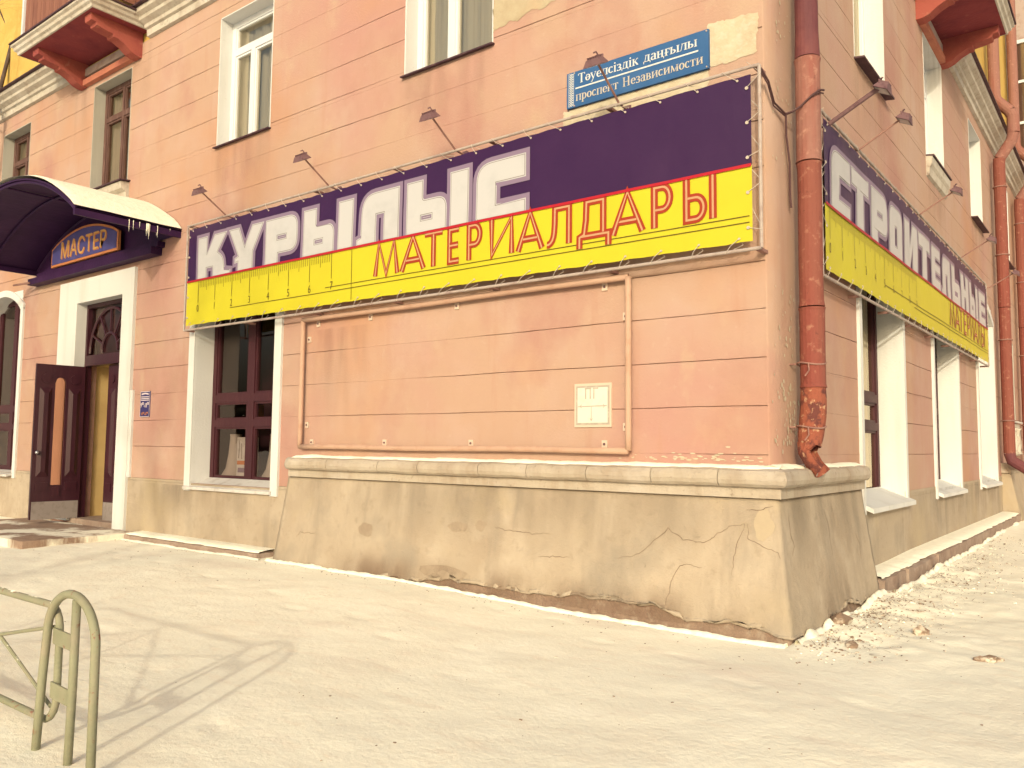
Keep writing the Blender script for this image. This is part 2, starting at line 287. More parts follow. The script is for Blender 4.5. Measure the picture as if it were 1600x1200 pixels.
# ================================================================== THE BUILDING
bld = empty('corner_building', 'orange plastered corner building with rusticated courses and concrete base', 'building')
TOPW = 7.16           # underside of the cornice
JOINT0, JSTEP = 4.84, 0.355
joints = [JOINT0 + JSTEP*k for k in range(-11, 7)]
F_OPEN = [(-14.35, -12.86, 0.82, 3.86), (-10.76, -9.37, 0.0, 3.46), (-7.47, -5.80, 0.83, 3.9),
          (-14.05, -12.93, 5.15, 6.86), (-10.62, -9.48, 5.15, 6.86), (-7.18, -6.07, 5.15, 6.86), (-3.77, -2.61, 5.15, 6.86)]
S_OPEN = [(2.47, 4.17, 0.81, 3.86), (5.93, 7.62, 0.81, 3.86), (9.50, 11.30, 0.81, 3.86), (12.55, 14.4, 1.98, 3.6),
          (2.52, 3.72, 5.25, 6.92), (5.90, 7.14, 5.25, 6.92), (9.46, 10.70, 5.25, 6.92), (13.10, 14.40, 5.25, 6.92)]
YOPEN = [(12.3, 13.45, 8.62, 10.4)]

def free_cells(u0, u1, w0, w1, ops):
    ws = sorted({w0, w1} | {o[2] for o in ops if w0 < o[2] < w1} | {o[3] for o in ops if w0 < o[3] < w1})
    out = []
    for a, b in zip(ws[:-1], ws[1:]):
        m = (a+b)/2; cuts = sorted((o[0], o[1]) for o in ops if o[2] < m < o[3]); x = u0
        for c in cuts:
            if c[0] > x: out.append((x, min(c[0], u1), a, b))
            x = max(x, c[1])
        if x < u1: out.append((x, u1, a, b))
    return out

def make_wall(T, name, u0, u1, ops, zt, seed, plain_to=None, yl=()):
    w = MB(T)
    for c in free_cells(u0, u1, -0.3, zt, ops): w.box(c[0], c[1], -0.30, -0.014, c[2], c[3])
    wall = w.build(name, MAT['groove'], bld)
    js = [0.86] + [j for j in joints if 0.95 < j < zt-0.05] + [zt]
    for ci, (a, b) in enumerate(zip(js[:-1], js[1:])):
        cells = free_cells(u0 if plain_to is None else plain_to, u1, a, b, ops)
        # group touching cells of a course into pieces between openings
        groups = []
        for c in cells:
            for gq in groups:
                if any(abs(c[0]-d[0]) < 1e-6 or abs(c[1]-d[1]) < 1e-6 for d in gq): gq.append(c); break
            else: groups.append([c])
        for gq in groups:
            m = MB(T)
            for (p, q, lo, hi) in gq:
                n = max(2, int((q-p)/0.09)); st = (q-p)/n; pts = []
                for i in range(n+1):
                    x = p + st*i
                    def jit(level, sgn):
                        open_ = noise.noise((x*0.45, level*5.3+seed, 2.2))      # stretches where the joint has been filled
                        gap = 0.0026*smooth01(-0.30, 0.12, open_) + 0.0002
                        gap *= 1 + 0.7*noise.noise((x*5, level*9, seed))
                        return level + sgn*gap + 0.006*noise.noise((x*1.1, level*3.1, seed+4)) + 0.0025*noise.noise((x*6, level*3.1, seed+7))
                    zl = jit(lo, 1) if abs(lo-a) < 1e-6 and ci > 0 else lo
                    zh = jit(hi, -1) if abs(hi-b) < 1e-6 and b < zt else hi
                    pts.append((x, zl, zh))
                vs_ = []; fs = []
                for (x, zl, zh) in pts:
                    vs_ += [(x, -0.016, zl), (x, -0.002, zl), (x, 0.0, zl+0.0025), (x, 0.0, zh-0.0025), (x, -0.002, zh), (x, -0.016, zh)]
                for i in range(n):
                    for k in range(5): fs.append((i*6+k, (i+1)*6+k, (i+1)*6+k+1, i*6+k+1))
                fs.append(tuple(range(6))); fs.append(tuple(range(n*6, n*6+6))[::-1])
                m.add(vs_, fs)
            m.build('plaster_course', MAT['plaster'], wall)
    return wall
wallF = make_wall(front, 'front_wall', -15.5, 0.0, F_OPEN, TOPW, 1.0)
wallS = make_wall(side, 'side_wall', 0.30, 19.0, S_OPEN, TOPW, 5.0, plain_to=0.95)
cp = MB(side); n = 60
# smooth, slightly swollen corner strip without joints
vs_ = []; fs = []
for i in range(n+1):
    z = 0.9 + (TOPW-0.9)*i/n
    for k, yy in enumerate([-0.001, 0.006, 0.3, 0.6, 0.945]):
        vs_.append((yy, (0.0 if k == 0 else 0.013+0.004*noise.noise((yy*4, z*2, 1)) - (0.012 if k == 4 else 0)), z))
for i in range(n):
    for k in range(4): fs.append((i*5+k, i*5+k+1, (i+1)*5+k+1, (i+1)*5+k))
cp.add(vs_, fs); cp.build('corner_strip', MAT['plaster'], wallS, smooth=True)
# lower grey render band
pl = MB(front)
for c in free_cells(-15.5, -5.2, -0.2, 0.86, [F_OPEN[0], (-11.38, -9.05, -1, 3), F_OPEN[2]]): MB(front).box(c[0], c[1], -0.02, 0.008, c[2], c[3]-0.002).build('plinth', MAT['concrete'], bld)
pl = MB(side)
for c in free_cells(1.9, 12.2, -0.2, 0.88, S_OPEN): MB(side).box(c[0], c[1], -0.02, 0.008, c[2], c[3]-0.002).build('plinth', MAT['concrete'], bld)
# upper yellow storey
yw = MB(front).box(-15.5, 0.0, -0.3, -0.02, TOPW, 16); yw.build('upper_wall', MAT['yellow_wall'], bld)
yw = MB(side)
for c in free_cells(0.3, 19, TOPW, 16, YOPEN): yw.box(c[0], c[1], -0.3, -0.02, c[2], c[3])
yw.build('upper_wall', MAT['yellow_wall'], bld)
# dark rooms behind the windows
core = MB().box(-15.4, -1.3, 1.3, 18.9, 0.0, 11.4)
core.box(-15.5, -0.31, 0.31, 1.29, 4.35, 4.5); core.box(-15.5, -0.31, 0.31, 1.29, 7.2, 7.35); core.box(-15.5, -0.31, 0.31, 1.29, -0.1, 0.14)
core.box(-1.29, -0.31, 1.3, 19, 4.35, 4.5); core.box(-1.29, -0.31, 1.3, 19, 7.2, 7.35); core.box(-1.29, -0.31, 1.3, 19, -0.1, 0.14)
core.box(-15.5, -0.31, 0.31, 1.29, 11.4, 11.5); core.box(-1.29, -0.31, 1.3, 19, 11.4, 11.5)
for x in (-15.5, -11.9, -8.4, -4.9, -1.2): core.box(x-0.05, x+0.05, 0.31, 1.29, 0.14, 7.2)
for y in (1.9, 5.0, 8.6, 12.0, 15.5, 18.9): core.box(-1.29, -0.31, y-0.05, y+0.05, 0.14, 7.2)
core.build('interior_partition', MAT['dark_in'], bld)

def make_window(T, op, depth, frame_m, glass_m, kind, curtain=None, surround=None, reveal_m='white', arch=False, lean=0.0):
    u0, u1, w0, w1 = op; f = MB(T); d0, d1 = -depth-0.07, -depth; uc = (u0+u1)/2
    ft = 0.075
    bars = [(u0, u0+ft, w0, w1), (u1-ft, u1, w0, w1), (u0+ft, u1-ft, w0, w0+ft), (u0+ft, u1-ft, w1-ft, w1)]
    panes = []
    if kind == 'shop':
        m0, m1 = uc-0.07, uc+0.07
        h = [(1.55, 1.64), (1.86, 1.96)]
        bars += [(m0, m1, w0+ft, w1-ft)]
        for a, b in h: bars += [(u0+ft, m0, a, b), (m1, u1-ft, a, b)]
        lv = [(w0+ft, h[0][0]), (h[0][1], h[1][0]), (h[1][1], w1-ft)]
        for a, b in lv: panes += [(u0+ft, m0, a, b), (m1, u1-ft, a, b)]
    elif kind == 'pvc':
        wt = w1-0.42; mid = u0+(u1-u0)*0.42
        bars += [(u0+ft, u1-ft, wt-0.04, wt+0.04), (mid-0.04, mid+0.04, w0+ft, wt-0.04)]
        panes = [(u0+ft, mid-0.04, w0+ft, wt-0.04), (mid+0.04, u1-ft, w0+ft, wt-0.04), (u0+ft, u1-ft, wt+0.04, w1-ft)]
    elif kind == 'wood':
        wt = w1-0.5; mid = uc
        bars += [(u0+ft, u1-ft, wt-0.035, wt+0.035), (mid-0.03, mid+0.03, w0+ft, wt-0.035), (mid-0.025, mid+0.025, wt+0.035, w1-ft)]
        panes = [(u0+ft, mid-0.03, w0+ft, wt-0.035), (mid+0.03, u1-ft, w0+ft, wt-0.035), (u0+ft, mid-0.025, wt+0.035, w1-ft), (mid+0.025, u1-ft, wt+0.035, w1-ft)]
    for b in bars: f.box(b[0], b[1], d0, d1, b[2], b[3])
    for p in panes:      # inner sash rims, set back a little
        r = 0.028
        f.box(p[0], p[0]+r, d0+0.01, d1-0.014, p[2], p[3]); f.box(p[1]-r, p[1], d0+0.01, d1-0.014, p[2], p[3])
        f.box(p[0]+r, p[1]-r, d0+0.01, d1-0.014, p[2], p[2]+r); f.box(p[0]+r, p[1]-r, d0+0.01, d1-0.014, p[3]-r, p[3])
    win = f.build('window', MAT[frame_m], bld)
    for p in panes:
        e = random.uniform(-0.004, 0.004); q = random.uniform(-0.004, 0.004)
        MB(T).quad((p[0], d0+0.03+e, p[2]), (p[1], d0+0.03-e, p[2]), (p[1], d0+0.03-e+q, p[3]), (p[0], d0+0.03+e+q, p[3])).build('pane', MAT[glass_m], win, recalc=False)
    rv = MB(T); e = 0.012
    rv.box(u0-e, u0+0.001, d0, 0.004, w0, w1); rv.build('reveal', MAT[reveal_m], win)
    MB(T).box(u1-0.001, u1+e, d0, 0.004, w0, w1).build('reveal', MAT[reveal_m], win)
    if not arch: MB(T).box(u0, u1, d0, 0.003, w1-0.001, w1+e).build('reveal', MAT[reveal_m], win)
    if arch:      # segmental head closing the corners of the opening
        hd = MB(T); rise = 0.26; n = 14; prof = []
        for i in range(n+1):
            t = -1+2*i/n; prof.append((u0+(u1-u0)*i/n, w1-rise*t*t))
        for i in range(n):
            a, b = prof[i], prof[i+1]
            hd.hexa([(a[0], d0, a[1]), (b[0], d0, b[1]), (b[0], 0.004, b[1]), (a[0], 0.004, a[1]), (a[0], d0, w1+0.05), (b[0], d0, w1+0.05), (b[0], 0.004, w1+0.05), (a[0], 0.004, w1+0.05)])
        hd.build('arched_head', MAT[reveal_m], win)
    if surround:
        s = surround; sr = MB(T)
        wj = w1-0.26 if arch else w1
        sr.box(u0-s, u0-0.001, 0.0, 0.03, w0-0.09, wj); sr.box(u1+0.001, u1+s, 0.0, 0.03, w0-0.09, wj)
        if arch:
            n = 16
            for i in range(n):
                t0, t1 = -1+2*i/n, -1+2*(i+1)/n
                a = (u0-s+(u1-u0+2*s)*i/n, w1-0.30*t0*t0+0.06); b = (u0-s+(u1-u0+2*s)*(i+1)/n, w1-0.30*t1*t1+0.06)
                lo = lambda x: w1-0.26*((x-uc)/((u1-u0)/2))**2 if u0 < x < u1 else w1-0.28
                sr.hexa([(a[0], 0, min(lo(a[0]), a[1]-.04)), (b[0], 0, min(lo(b[0]), b[1]-.04)), (b[0], 0.033, min(lo(b[0]), b[1]-.04)), (a[0], 0.033, min(lo(a[0]), a[1]-.04)),
                         (a[0], 0, a[1]+.05), (b[0], 0, b[1]+.05), (b[0], 0.033, b[1]+.05), (a[0], 0.033, a[1]+.05)])
        else: sr.box(u0-s, u1+s, 0.0, 0.028, w1+0.001, w1+s)
        sr.build('surround', MAT['white'], win)
    if curtain:  # also builds the pale sheets that stand in for pane reflections
        c = MB(T); n = 40; dd = d0-0.06; vs_ = []; fs = []
        for i in range(n+1):
            x = u0-0.05+(u1-u0+0.1)*i/n; k = 0.03*math.sin(i*1.15+u0)+0.012*math.sin(i*2.9)
            vs_ += [(x, dd+k, w0), (x, dd+k*0.7, w1)]
        for i in range(n): fs.append((2*i, 2*i+2, 2*i+3, 2*i+1))
        c.add(vs_, fs).build('curtain', MAT[curtain], win, smooth=True)
    return win

def sloped_sill(T, win, u0, u1, w_in, w_out, depth, out, m='sill_white', th=0.035):
    s = MB(T)
    s.hexa([(u0, -depth, w_in-th), (u1, -depth, w_in-th), (u1+0.03, out, w_out-th), (u0-0.03, out, w_out-th), (u0, -depth, w_in), (u1, -depth, w_in), (u1+0.03, out, w_out), (u0-0.03, out, w_out)])
    return s.build('sill', MAT[m], win)

# ground-floor windows
wl = make_window(front, F_OPEN[0], 0.20, 'brown', 'glass', 'shop', None, 0.11, arch=True); sloped_sill(front, wl, -14.46, -12.86, 0.85, 0.79, 0.16, 0.12)
wm = make_window(front, F_OPEN[2], 0.25, 'brown', 'glass', 'shop', None, 0.13); sloped_sill(front, wm, -7.56, -5.80, 0.90, 0.79, 0.24, 0.05)
for i, o in enumerate(S_OPEN[:3]):
    w = make_window(side, o, 0.25, 'brown', 'glass_side', 'shop', 'reflect_sheet', 0.09, arch=(i == 2))  # pale sheet behind the glass imitates its cream reflection
    sloped_sill(side, w, o[0], o[1]+0.05, 0.92, 0.78, 0.25, 0.09 if i else 0.10, 'white', 0.045)
w4 = make_window(side, S_OPEN[3], 0.2, 'pvc', 'glass_up', 'pvc', 'curtain', None, 'reveal'); sloped_sill(side, w4, 12.5, 14.45, 2.0, 1.95, 0.2, 0.12)
ap = MB(side).box(12.5, 14.45, 0.0, 0.05, 1.25, 1.90)
ap.box(12.55, 14.4, 0.05, 0.07, 1.82, 1.90); ap.box(12.75, 12.95, 0.05, 0.10, 1.28, 1.80); ap.box(14.0, 14.2, 0.05, 0.10, 1.28, 1.80)
ap.build('apron_panel', MAT['cornice'], w4)
for k in range(2):
    lb = MB(side); uu = 13.2+0.5*k
    lb.tube([(uu, 0.09, 1.28), (uu, 0.09, 1.36), (uu, 0.09, 1.5), (uu, 0.09, 1.66), (uu, 0.09, 1.76), (uu, 0.09, 1.8)], [0.09, 0.06, 0.085, 0.05, 0.06, 0.09], 10); lb.build('baluster', MAT['cornice'], w4, smooth=True)
# first-floor windows
kinds = [('wood', 'brown_old', 'curtain_dark'), ('wood', 'brown_old', 'curtain'), ('pvc', 'pvc', 'net_sky_pale'), ('pvc', 'pvc', 'net_sky_pale')]
for o, (k, fm, cm) in zip(F_OPEN[3:], kinds):
    w = make_window(front, o, 0.17, fm, 'glass_up', k, cm, None, 'reveal' if k == 'wood' else 'white')
    if k == 'pvc':
        s = MB(front); s.hexa([(o[0]-.03, -.17, o[2]+.0), (o[1]+.03, -.17, o[2]), (o[1]+.03, .05, o[2]-.03), (o[0]-.03, .05, o[2]-.03), (o[0]-.03, -.17, o[2]+.012), (o[1]+.03, -.17, o[2]+.012), (o[1]+.03, .05, o[2]-.015), (o[0]-.03, .05, o[2]-.015)]); s.build('drip_sill', MAT['tin'], w)
    else:
        MB(front).hexa([(o[0]-.05, -.17, o[2]+.0), (o[1]+.1, -.17, o[2]), (o[1]+.1, .16, o[2]-.04), (o[0]-.05, .16, o[2]-.04), (o[0]-.05, -.17, o[2]+.015), (o[1]+.1, -.17, o[2]+.015), (o[1]+.1, .16, o[2]-.022), (o[0]-.05, .16, o[2]-.022)]).build('drip_sill', MAT['tin'], w)
        MB(front).prism([(0, o[2]-0.30), (0.04, o[2]-0.28), (0.05, o[2]-0.18), (0.11, o[2]-0.14), (0.13, o[2]-0.045), (0, o[2]-0.03)], o[0]-.02, o[1]+.07).build('sill_moulding', MAT['cornice'], w)
for i, o in enumerate(S_OPEN[4:]):
    w = make_window(side, o, 0.19, 'pvc', 'glass_up', 'pvc', 'net_sky_pale', None, 'white')
    MB(side).hexa([(o[0]-.02, -.19, o[2]), (o[1]+.02, -.19, o[2]), (o[1]+.02, .10, o[2]-.04), (o[0]-.02, .10, o[2]-.04), (o[0]-.02, -.19, o[2]+.014), (o[1]+.02, -.19, o[2]+.014), (o[1]+.02, .10, o[2]-.02), (o[0]-.02, .10, o[2]-.02)]).build('drip_sill', MAT['tin'], w)
    if i == 1: MB(side).prism([(0, o[2]-0.30), (0.035, o[2]-0.28), (0.045, o[2]-0.18), (0.07, o[2]-0.14), (0.08, o[2]-0.045), (0, o[2]-0.03)], o[0]-.02, o[1]+.02).build('sill_moulding', MAT['cornice'], w)
w = make_window(side, YOPEN[0], 0.22, 'pvc', 'glass_up', 'pvc', 'curtain', None, 'white')

# ---- doorway
ds = MB(front); DO = F_OPEN[1]
ds.box(-11.36, DO[0]-0.001, 0.0, 0.045, 0.16, 3.82); ds.box(DO[1]+0.001, -9.05, 0.0, 0.045, 0.10, 3.82); ds.box(DO[0]-0.001, DO[1]+0.001, 0.0, 0.045, 3.461, 3.82)
ds.box(-9.05, -8.985, 0.0, 0.03, 0.86, 2.07)
dsur = ds.build('door_surround', MAT['white'], bld)
rv = MB(front); rv.box(DO[0]-0.012, DO[0]+0.001, -0.12, 0.043, 0.16, 3.46); rv.box(DO[1]-0.001, DO[1]+0.012, -0.12, 0.043, 0.16, 3.46); rv.box(DO[0], DO[1], -0.12, 0.042, 3.459, 3.47)
rv.build('reveal', MAT['white'], dsur)
dv = -0.11
fr = MB(front)
fr.box(DO[0], DO[0]+0.05, dv-0.09, dv, 0.2, 3.46); fr.box(DO[1]-0.05, DO[1], dv-0.09, dv, 0.2, 3.46); fr.box(DO[0]+.05, DO[1]-.05, dv-0.09, dv, 3.40, 3.46); fr.box(DO[0]+.05, DO[1]-.05, dv-0.09, dv+0.02, 2.50, 2.66)
door = fr.build('door', MAT['door'], bld)
# fanlight above the leaves: half circles and rays
fan = MB(front); dc = (DO[0]+DO[1])/2; zc = 2.70
def arc(rx, rz, a0, a1, n=20): return [(dc+rx*math.cos(R(a0+(a1-a0)*i/n)), dv-0.04, zc+rz*math.sin(R(a0+(a1-a0)*i/n))) for i in range(n+1)]
fan.tube(arc(0.62, 0.66, 0, 180), 0.022, 6); fan.tube(arc(0.24, 0.28, 0, 180), 0.02, 6)
for a in (25, 58, 90, 122, 155): fan.tube([(dc+.24*math.cos(R(a)), dv-.04, zc+.28*math.sin(R(a))), (dc+.62*math.cos(R(a)), dv-.04, zc+.66*math.sin(R(a)))], 0.016, 6)
fan.build('fanlight_bars', MAT['door'], door)
MB(front).quad((DO[0]+.05, dv-.06, 2.66), (DO[1]-.05, dv-.06, 2.66), (DO[1]-.05, dv-.06, 3.40), (DO[0]+.05, dv-.06, 3.40)).build('pane', MAT['glass'], door, recalc=False)

def leaf_mesh(T3, flip, glass_open):
    """door leaf, local (a along width 0..0.68, b thickness 0..0.05, c height 0..2.3)"""
    W, H = 0.68, 2.29; m = MB(T3); zb = (0.50, 2.02); xc = (0.265, 0.415)
    m.box(0, xc[0], 0, 0.05, 0, H); m.box(xc[1], W, 0, 0.05, 0, H); m.box(xc[0], xc[1], 0, 0.05, 0, zb[0]); m.box(xc[0], xc[1], 0, 0.05, zb[1]+0.08, H)
    n = 10
    for i in range(n):      # round top of the glazed slot
        t0, t1 = -1+2*i/n, -1+2*(i+1)/n; r = 0.075; c = (xc[0]+xc[1])/2
        h0, h1 = zb[1]+0.0+0.08*math.sqrt(max(0, 1-t0*t0)), zb[1]+0.08*math.sqrt(max(0, 1-t1*t1))
        m.hexa([(c+r*t0, 0, h0), (c+r*t1, 0, h1), (c+r*t1, .05, h1), (c+r*t0, .05, h0), (c+r*t0, 0, zb[1]+.081), (c+r*t1, 0, zb[1]+.081), (c+r*t1, .05, zb[1]+.081), (c+r*t0, .05, zb[1]+.081)])
    for b0, b1 in ((0.05, 0.064), (-0.014, 0.0)):
        for x0, x1 in ((0.055, 0.225), (0.455, 0.625)):
            m.box(x0, x1, b0, b1, 0.42, 0.54); 
            o0, o1 = (0.05, 0.078) if b0 > 0 else (0.0, -0.028)
            m.hexa([(x0, o0, 0.62), (x1, o0, 0.62), (x1, o0, 1.94), (x0, o0, 1.94), (x0+.055, o1, 0.70), (x1-.055, o1, 0.70), (x1-.055, o1, 1.86), (x0+.055, o1, 1.86)])
            m.tube([((x0+x1)/2, b0, 2.08), ((x0+x1)/2, b1, 2.08)], 0.07, 12)
        m.box(0.29, 0.39, b0, b1, 0.34, 0.47)
    return m
def leafT(hx, hy, ang, flip=1):
    ca, sa = math.cos(ang), math.sin(ang)
    def T(a, b, c): return (hx + a*ca - b*sa*flip, hy + a*sa + b*ca*flip, 0.2 + c)
    return T
TL = leafT(DO[0]+0.03, 0.10, R(-94), 1)
lf = leaf_mesh(TL, 1, True).build('open_leaf', MAT['door'], door); lf['label'] = 'dark door leaf standing open with narrow round-topped glass slot'
MB(TL).box(0.02, 0.66, 0.05, 0.056, 0.0, 0.26).build('kick_plate', MAT['kick'], door)
MB(TL).quad((0.265, 0.025, 0.5), (0.415, 0.025, 0.5), (0.415, 0.025, 2.1), (0.265, 0.025, 2.1)).build('pane', MAT['glass_slot'], door, recalc=False)
kn = MB(TL); kn.tube([(0.635, 0.05, 0.98), (0.635, 0.09, 0.98), (0.635, 0.095, 0.98), (0.635, 0.12, 0.98), (0.635, 0.135, 0.98)], [0.012, 0.012, 0.028, 0.033, 0.015], 12); kn.build('door_knob', MAT['steel'], door, smooth=True)
TR = leafT(DO[1]-0.03, 0.16, R(180), -1)
lf2 = leaf_mesh(TR, 1, False).build('closed_leaf', MAT['door'], door)
MB(TR).box(0.02, 0.66, -0.006, 0.0, 0.0, 0.26).build('kick_plate', MAT['kick'], door)
MB(TR).box(0.02, 0.66, 0.05, 0.056, 0.0, 0.26).build('kick_plate', MAT['kick'], door)
MB(TR).quad((0.265, 0.025, 0.5), (0.415, 0.025, 0.5), (0.415, 0.025, 2.1), (0.265, 0.025, 2.1)).build('pane', MAT['glass'], door, recalc=False)
vb = MB(); x0, x1 = DO[0]-0.05, DO[1]+0.1
vb.box(x0-.05, x0, .25, 1.25, .2, 3.4); vb.box(x1, x1+.05, .25, 1.25, .2, 3.4); vb.box(x0, x1, 1.24, 1.28, .2, 3.4); vb.box(x0, x1, .22, 1.24, 2.52, 2.58)
vb.build('vestibule_wall', MAT['yellow_in'], door)
MB().box(x0, x1, .30, .33, 2.59, 3.5).build('fanlight_dark_sheet', MAT['dark_in'], door)  # added dark sheet so the fanlight looks unlit above the yellow vestibule
MB().box(x0, x1, 0.0, 1.24, 0.10, 0.2).build('threshold', MAT['kerb'], door)
MB().box(x0+.30, x0+.36, .98, 1.06, .2, 3.3).build('inner_door_post', MAT['patch_cream'], door)

# ---- corner pedestal: battered, with coping stones
def ped_profile(z):   # outward offset of the face at height z
    return 0.10 + 0.135*(1 - min(max(z, 0)/0.98, 1))**1.15
ped = MB()
levels = [-0.15] + [0.98*i/26 for i in range(27)]
def ped_ring(off, z):
    zz = max(z, 0); e = 0.03*(1-min(zz/0.98, 1))
    pts = []
    nF = 120; nS = 60
    xl = -5.36-e-off*0.35
    pts.append((xl, 0.05)); pts.append((xl, -off*0.55))
    for i in range(nF+1):
        x = (xl+0.02)+(off-0.02-(xl+0.02))*i/nF; pts.append((x, -off))
    for i in range(nS+1):
        y = -off+0.02+(2.05+e+off-0.02)*i/nS; pts.append((off, y))
    pts.append((off*0.3, 2.07+e)); pts.append((-0.05, 2.07+e))
    nr = [(-0.3, 0), (-0.6, -0.4)] + [(smooth01(0.93, 1, i/nF)*0.7, -1) for i in range(nF+1)] + [(1, -(1-smooth01(0, 0.12, i/nS))*0.7) for i in range(nS+1)] + [(0.4, 0.5), (0, 0.4)]
    return list(zip(pts, nr))
def ped_shell(levels, extra, edge=None):
    m = MB(); rings = []
    for z in levels:
        rg = []
        for (x, y), (nxx, ny) in ped_ring(ped_profile(z), z):
            zz = z if edge is None else max(z, edge(x, y))
            b = 0.010*noise.noise((x*1.3, y*1.3, zz*1.6)) + 0.004*noise.noise((x*6, y*6, zz*6))
            off = extra + b
            q = ped_profile(zz) - ped_profile(z)
            rg.append((x + nxx*(off+q), y + ny*(off+q), zz))
        rings.append(rg)
    nn = len(rings[0])
    m.v = [p for r in rings for p in r]
    m.f = [(i*nn+k, i*nn+k+1, (i+1)*nn+k+1, (i+1)*nn+k) for i in range(len(rings)-1) for k in range(nn-1)]
    return m
pedo = ped_shell(levels, -0.022).build('pedestal', MAT['base_render'], bld, smooth=True)
def spall(x, y):     # ragged lower edge of the surviving render
    s = x if y < 0 and x < 0.3 else 0.3 + y
    base = 0.05 + 0.10*smooth01(-4.6, -2.0, s)*(1-0.45*smooth01(-1.2, 0.2, s))
    if s > 0.3: base = 0.07 + 0.05*math.exp(-((s-1.18)/0.4)**4)
    r = 0.045*noise.noise((s*2.3, 0.3, 1)) + 0.03*noise.noise((s*7, 2.3, 1)) + 0.014*noise.noise((s*23, 5, 2))
    return max(-0.1, base + r)
sh = ped_shell(levels, 0.0, spall)
sho = sh.build('render_coat', MAT['concrete'], pedo, smooth=True)
sm = sho.modifiers.new('thick', 'SOLIDIFY'); sm.thickness = 0.02; sm.offset = -1 
# fascia under the coping, then rounded coping stones
fas = MB(); P2 = [(-5.33, 0.02), (-5.33, -0.135), (0.135, -0.135), (0.135, 2.02), (0.0, 2.02), (0.0, 0.0)]
fas.add([(p[0], p[1], 0.985) for p in P2] + [(p[0], p[1], 1.065) for p in P2], [tuple(range(6)), tuple(range(6, 12))] + [(i, (i+1) % 6, 6+(i+1) % 6, 6+i) for i in range(6)])
fas.build('fascia', MAT['coping'], pedo)
COPING = [(0.0, 1.065), (0.175, 1.065), (0.198, 1.085), (0.208, 1.115), (0.203, 1.15), (0.185, 1.178), (0.15, 1.192), (0.0, 1.200)]
def coping_piece(T, a, b, mitre_end=0, round_end=0):
    n = max(4, int((b-a)/0.06)); m = MB(T); k = len(COPING); vs_ = []
    for i in range(n+1):
        u = a + (b-a)*i/n
        for j, (v, w) in enumerate(COPING):
            uu = u
            if mitre_end and i == n: uu = u + (v if mitre_end == 1 else 0)
            jit = 0.006*noise.noise((u*5, v*9, w*9)) + 0.004*noise.noise((u*17, v*20, w*20))
            sc = 1.0
            if round_end == 1 and i < 2: sc = (0.75, 0.94)[i]
            if round_end == 2 and i > n-2: sc = (0.94, 0.75)[i-n+1]
            vs_.append((uu, max(0, (v+(jit if 0 < j < 7 else 0))*sc), w + (jit if j else 0)))
    fs = [(i*k+j, i*k+(j+1) % k, (i+1)*k+(j+1) % k, (i+1)*k+j) for i in range(n) for j in range(k)] + [tuple(range(k)), tuple(range(n*k, (n+1)*k))[::-1]]
    m.add(vs_, fs); return m.build('coping_stone', MAT['coping'], pedo)
cuts = [-5.38, -4.62, -3.85, -3.30, -2.55, -2.02, -1.42, -0.84, -0.30]
for i, (a, b) in enumerate(zip(cuts[:-1], cuts[1:])): coping_piece(front, a+0.004, b-0.004, 0, 1 if i == 0 else 0)
coping_piece(front, -0.296, -0.004, 1)
def sideM(u, v, w): return (v, -u, w)     # mirrored run so that the mitre meets the front one
coping_piece(sideM, -2.06, -1.30, 0, 1); coping_piece(sideM, -1.29, -0.60); coping_piece(sideM, -0.592, 0.004, 1)
# snow lying on the coping
sn = MB()
for k, (a, b, T) in enumerate([(-5.3, 0.12, front), (-0.10, 2.0, side)]):
    n = int((b-a)/0.05); vs_ = []; fs = []
    for i in range(n+1):
        u = a + (b-a)*i/n; wv = 0.135 + 0.035*noise.noise((u*3, k, 1)) + 0.02*noise.noise((u*11, k, 1)); hh = 0.016+0.010*noise.noise((u*2.5, k, 4))+0.006*noise.noise((u*12, k, 4))
        vs_ += [(u, 0.002, 1.203+hh*0.9), (u, wv*0.5, 1.200+hh*1.15), (u, wv, 1.192), (u, wv+0.004, 1.170)]
    fs = [(i*4+j, i*4+j+1, (i+1)*4+j+1, (i+1)*4+j) for i in range(n) for j in range(3)]
    q = MB(T).add(vs_, fs); q.build('coping_snow', MAT['snow_clean'], pedo, smooth=True)

# cracks in the render (dark open lines) and patches where the coat came off
def ribbon(pts, w, f3, m, lift=0.0):
    n = len(pts); L_, R_ = [], []
    for i, p in enumerate(pts):
        q0 = Vector(p); d1 = (q0-Vector(pts[i-1])).normalized() if i else (Vector(pts[1])-q0).normalized()
        d2 = (Vector(pts[i+1])-q0).normalized() if i < n-1 else d1
        d = (d1+d2); d = d.normalized() if d.length > 1e-5 else d1
        nr = Vector((-d.y, d.x)); ww = (w[i] if isinstance(w, list) else w)/2
        ww /= max(0.62, nr.dot(Vector((-d1.y, d1.x))))
        q = Vector(p); L_.append(q+nr*ww); R_.append(q-nr*ww)
    vs_ = [f3(x.x, x.y) for x in L_] + [f3(x.x, x.y) for x in R_]
    m.add(vs_, [(i, i+1, n+i+1, n+i) for i in range(n-1)]); return m
def wiggle(pts, amp=0.012, seed=0):
    out = []
    for (a, b) in zip(pts[:-1], pts[1:]):
        k = max(2, int(math.hypot(b[0]-a[0], b[1]-a[1])/0.018))
        for i in range(k):
            t = i/k; x, y = a[0]+(b[0]-a[0])*t, a[1]+(b[1]-a[1])*t
            out.append((x+amp*noise.noise((x*14, y*14, seed))+amp*.6*noise.noise((x*45, y*45, seed)), y+amp*noise.noise((x*14, y*14, seed+9))+amp*.6*noise.noise((x*45, y*45, seed+9))))
    out.append(pts[-1]); return out
